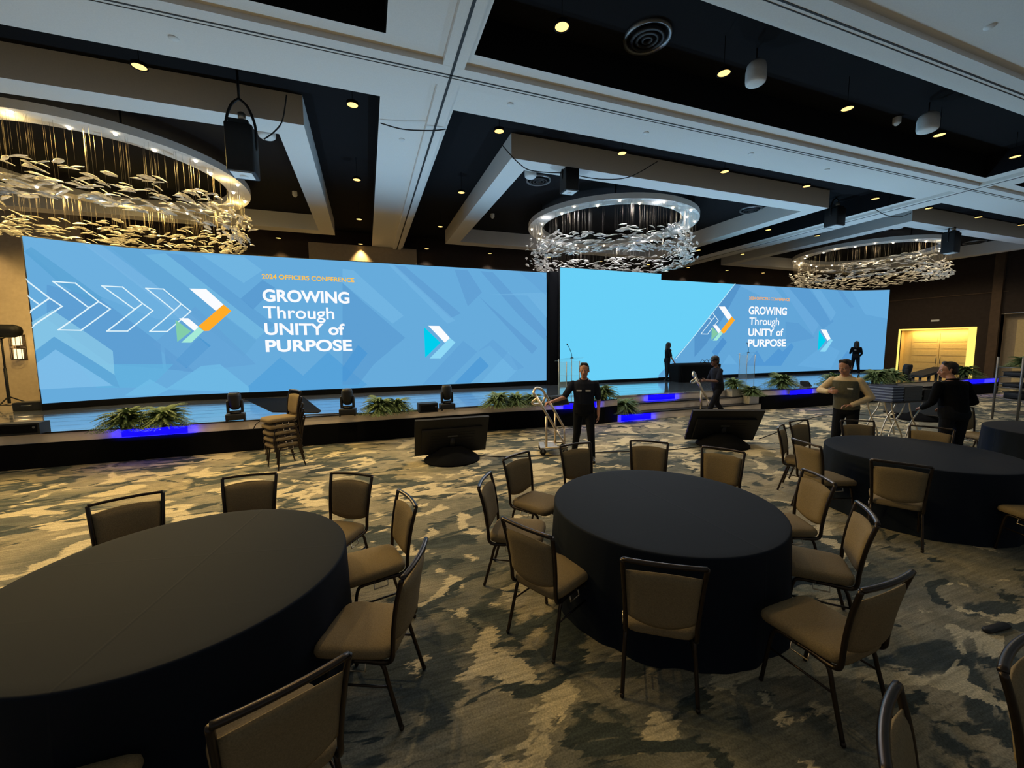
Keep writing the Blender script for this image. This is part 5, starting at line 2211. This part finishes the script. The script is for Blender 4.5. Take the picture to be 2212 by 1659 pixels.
    if P.get('badge'):
        for bx in P['badge']:
            b = MB()
            c_ = sp(0.72, 0.126 + 0.026) + side * bx
            if P.get('back_badge'):
                c_ = sp(0.72, -(0.126 + 0.016)) + side * bx
            mt = Matrix.Translation(c_) @ Matrix((side, fwd, up)).transposed().to_4x4()
            b.box(-0.045, 0.045, -0.004, 0.004, -0.012, 0.012, mtx=mt)
            b.build('name_badge', M['tag'], t)
    # ---- trousers and shoes
    b = MB()
    loft(b, torso(0.02, belly * 0.5)[0:4], side)
    for s, (kn, an, toe) in zip((-1, 1), legs):
        h = hip + side * s * 0.088 * slim
        b.cap(h, kn, 0.096, 0.07)
        b.cap(kn, Vector(an) - Vector((0, 0, 0.01)), 0.07, 0.054)
    fuse(b, 'trousers', M[P.get('trousers', 'trousers')], t, 0.0085, 4)
    for kn, an, toe in legs:
        an, toe = Vector(an), Vector(toe).normalized()
        b = MB()
        b.cap(an - toe * 0.045 - Vector((0, 0, 0.045)), an + toe * 0.16 - Vector((0, 0, 0.052)), 0.042, 0.034)
        b.cap(an - Vector((0, 0, 0.0)), an + toe * 0.08 - Vector((0, 0, 0.04)), 0.042, 0.04)
        q0 = an - Vector((0, 0, 0.09)) + toe * 0.06
        fuse(b, 'shoe', M['shoe'], t, 0.008, 3)
    return t


R_, L_ = 1, 0


def facing(px_dir):
    return px_dir


# the man in navy: faces the viewer, a little to the left; his right arm reaches to the hand truck
person('man in a navy short sleeved shirt and black trousers holding the chrome hand truck', (3.72, 6.47, 0), PI - 0.50, dict(
    chest=(0.0, 0.02, 1.42), turn=-0.12, tilt=-0.05, badge=(0.09, -0.07), slim=1.12,
    arms=[((-0.27, -0.05, 1.12), (-0.26, 0.06, 0.86), (0.02, 0.15, -1), (1, 0, 0), (0, 1, 0), 0.35),
          ((0.36, 0.12, 1.18), (0.58, 0.30, 1.12), (0.85, 0.45, -0.1), (0, 0, -1), (-0.4, 1, 0), 0.7)],
    legs=[((-0.13, 0.10, 0.50), (-0.16, 0.10, 0.09), (-0.1, 1, 0)), ((0.12, -0.04, 0.50), (0.17, -0.26, 0.10), (0.1, 1, 0))]), 1.0)
# the man in the cap, walking left
person('man in a black cap and dark clothes pushing a chrome hand truck by the stairs', (9.02, 8.43, 0), 1.3, dict(
    chest=(0.0, 0.07, 1.42), cap=True, skin='skindark', tilt=-0.05, belly=0.03,
    arms=[((-0.24, 0.18, 1.15), (-0.16, 0.44, 1.16), (0.1, 1, 0.1), (1, 0, -0.3), (0.2, 0, 1), 0.7),
          ((0.25, 0.14, 1.14), (0.15, 0.40, 1.12), (-0.1, 1, 0.1), (-1, 0, -0.3), (-0.2, 0, 1), 0.7)],
    legs=[((-0.10, 0.22, 0.50), (-0.10, 0.36, 0.09), (0, 1, 0)), ((0.10, -0.04, 0.50), (0.10, -0.34, 0.12), (0, 1, 0))]), 0.99)
# the man in the vest, looking down at what he carries, facing left
person('man in a grey vest and cream shirt looking down, behind the right table', (7.97, 4.66, 0), 2.0, dict(
    chest=(0.03, 0.06, 1.42), turn=-0.35, tilt=-0.3, head=(0.0, 0.05, -0.015), vest=True, sleeve='long', shirt='cream', badge=(-0.08,), belly=0.02, twist=-0.1,
    arms=[((-0.31, 0.02, 1.16), (-0.08, 0.24, 1.03), (0.9, 0.3, -0.1), (0, 0.2, -1), (0.3, 0.9, 0.3), 0.5),
          ((0.37, 0.08, 1.24), (0.22, 0.30, 1.24), (-0.7, 0.6, 0.1), (-0.3, -1, 0), (0, 0.3, 1), 0.5)],
    legs=[((-0.10, 0.04, 0.50), (-0.11, 0.0, 0.09), (-0.1, 1, 0)), ((0.11, 0.06, 0.50), (0.13, 0.02, 0.09), (0.1, 1, 0))]), 1.03)
# the man in black with his back turned, face to the left
person('man in black with short dark hair, back turned, at the right', (8.87, 3.63, 0), -0.35, dict(
    chest=(0.0, 0.08, 1.40), turn=1.0, tilt=-0.12, head=(0, 0.05, -0.01), sleeve='long', shirt='blackmatte', belly=0.03, slim=1.2,
    arms=[((-0.31, 0.06, 1.14), (-0.2, 0.32, 1.0), (0.3, 1, -0.1), (0.6, 0, -1), (0.5, 0.4, 0.6), 0.45),
          ((0.32, 0.03, 1.14), (0.2, 0.3, 0.98), (-0.3, 1, -0.1), (-0.6, 0, -1), (-0.5, 0.4, 0.6), 0.45)],
    legs=[((-0.11, 0.03, 0.50), (-0.12, 0.0, 0.09), (-0.1, 1, 0)), ((0.11, 0.03, 0.50), (0.13, 0.0, 0.09), (0.1, 1, 0))]), 1.02)
# the woman on stage beside the draped table, looking right, hand to her chin
pw = atz(1440, 823, SZ)
person('woman in black with long hair on stage beside the draped table', (pw.x, pw.y, SZ), -PI / 2 - 0.2, dict(
    chest=(0.0, 0.02, 1.42), hair='long', slim=0.86, tilt=-0.05, shirt='blackmatte', sleeve='short',
    arms=[((-0.20, 0.10, 1.14), (-0.06, 0.17, 1.38), (0.3, 0.2, 1), (0.4, -1, 0), (0.8, 0, 0), 0.8),
          ((0.24, 0.06, 1.12), (0.20, 0.24, 0.88), (0.0, 0.8, -0.6), (0, 0, -1), (-1, 0, 0), 0.3)],
    legs=[((-0.09, 0.03, 0.50), (-0.10, 0.06, 0.09), (-0.1, 1, 0)), ((0.10, 0.0, 0.50), (0.12, -0.10, 0.09), (0.1, 1, 0))]), 0.86)
# the woman farther right, seen from behind
pw = atz(1801, 806, SZ)
person('woman in black with long dark hair seen from behind on stage at right', (pw.x, pw.y - 0.9, SZ), -1.0, dict(
    chest=(0.0, 0.02, 1.42), hair='long', slim=0.95, shirt='blackmatte', sleeve='long', badge=(-0.05,), back_badge=True,
    arms=[((-0.24, 0.10, 1.16), (-0.20, 0.34, 1.24), (0.2, 1, 0.3), (1, 0, 0), (0, 0, 1), 0.6),
          ((0.24, 0.02, 1.14), (0.20, 0.22, 1.00), (-0.3, 1, 0.1), (-1, 0, 0), (0, 0, 1), 0.6)],
    legs=[((-0.12, 0.03, 0.50), (-0.16, 0.0, 0.09), (-0.1, 1, 0)), ((0.12, 0.0, 0.50), (0.17, -0.06, 0.09), (0.1, 1, 0))]), 0.86)
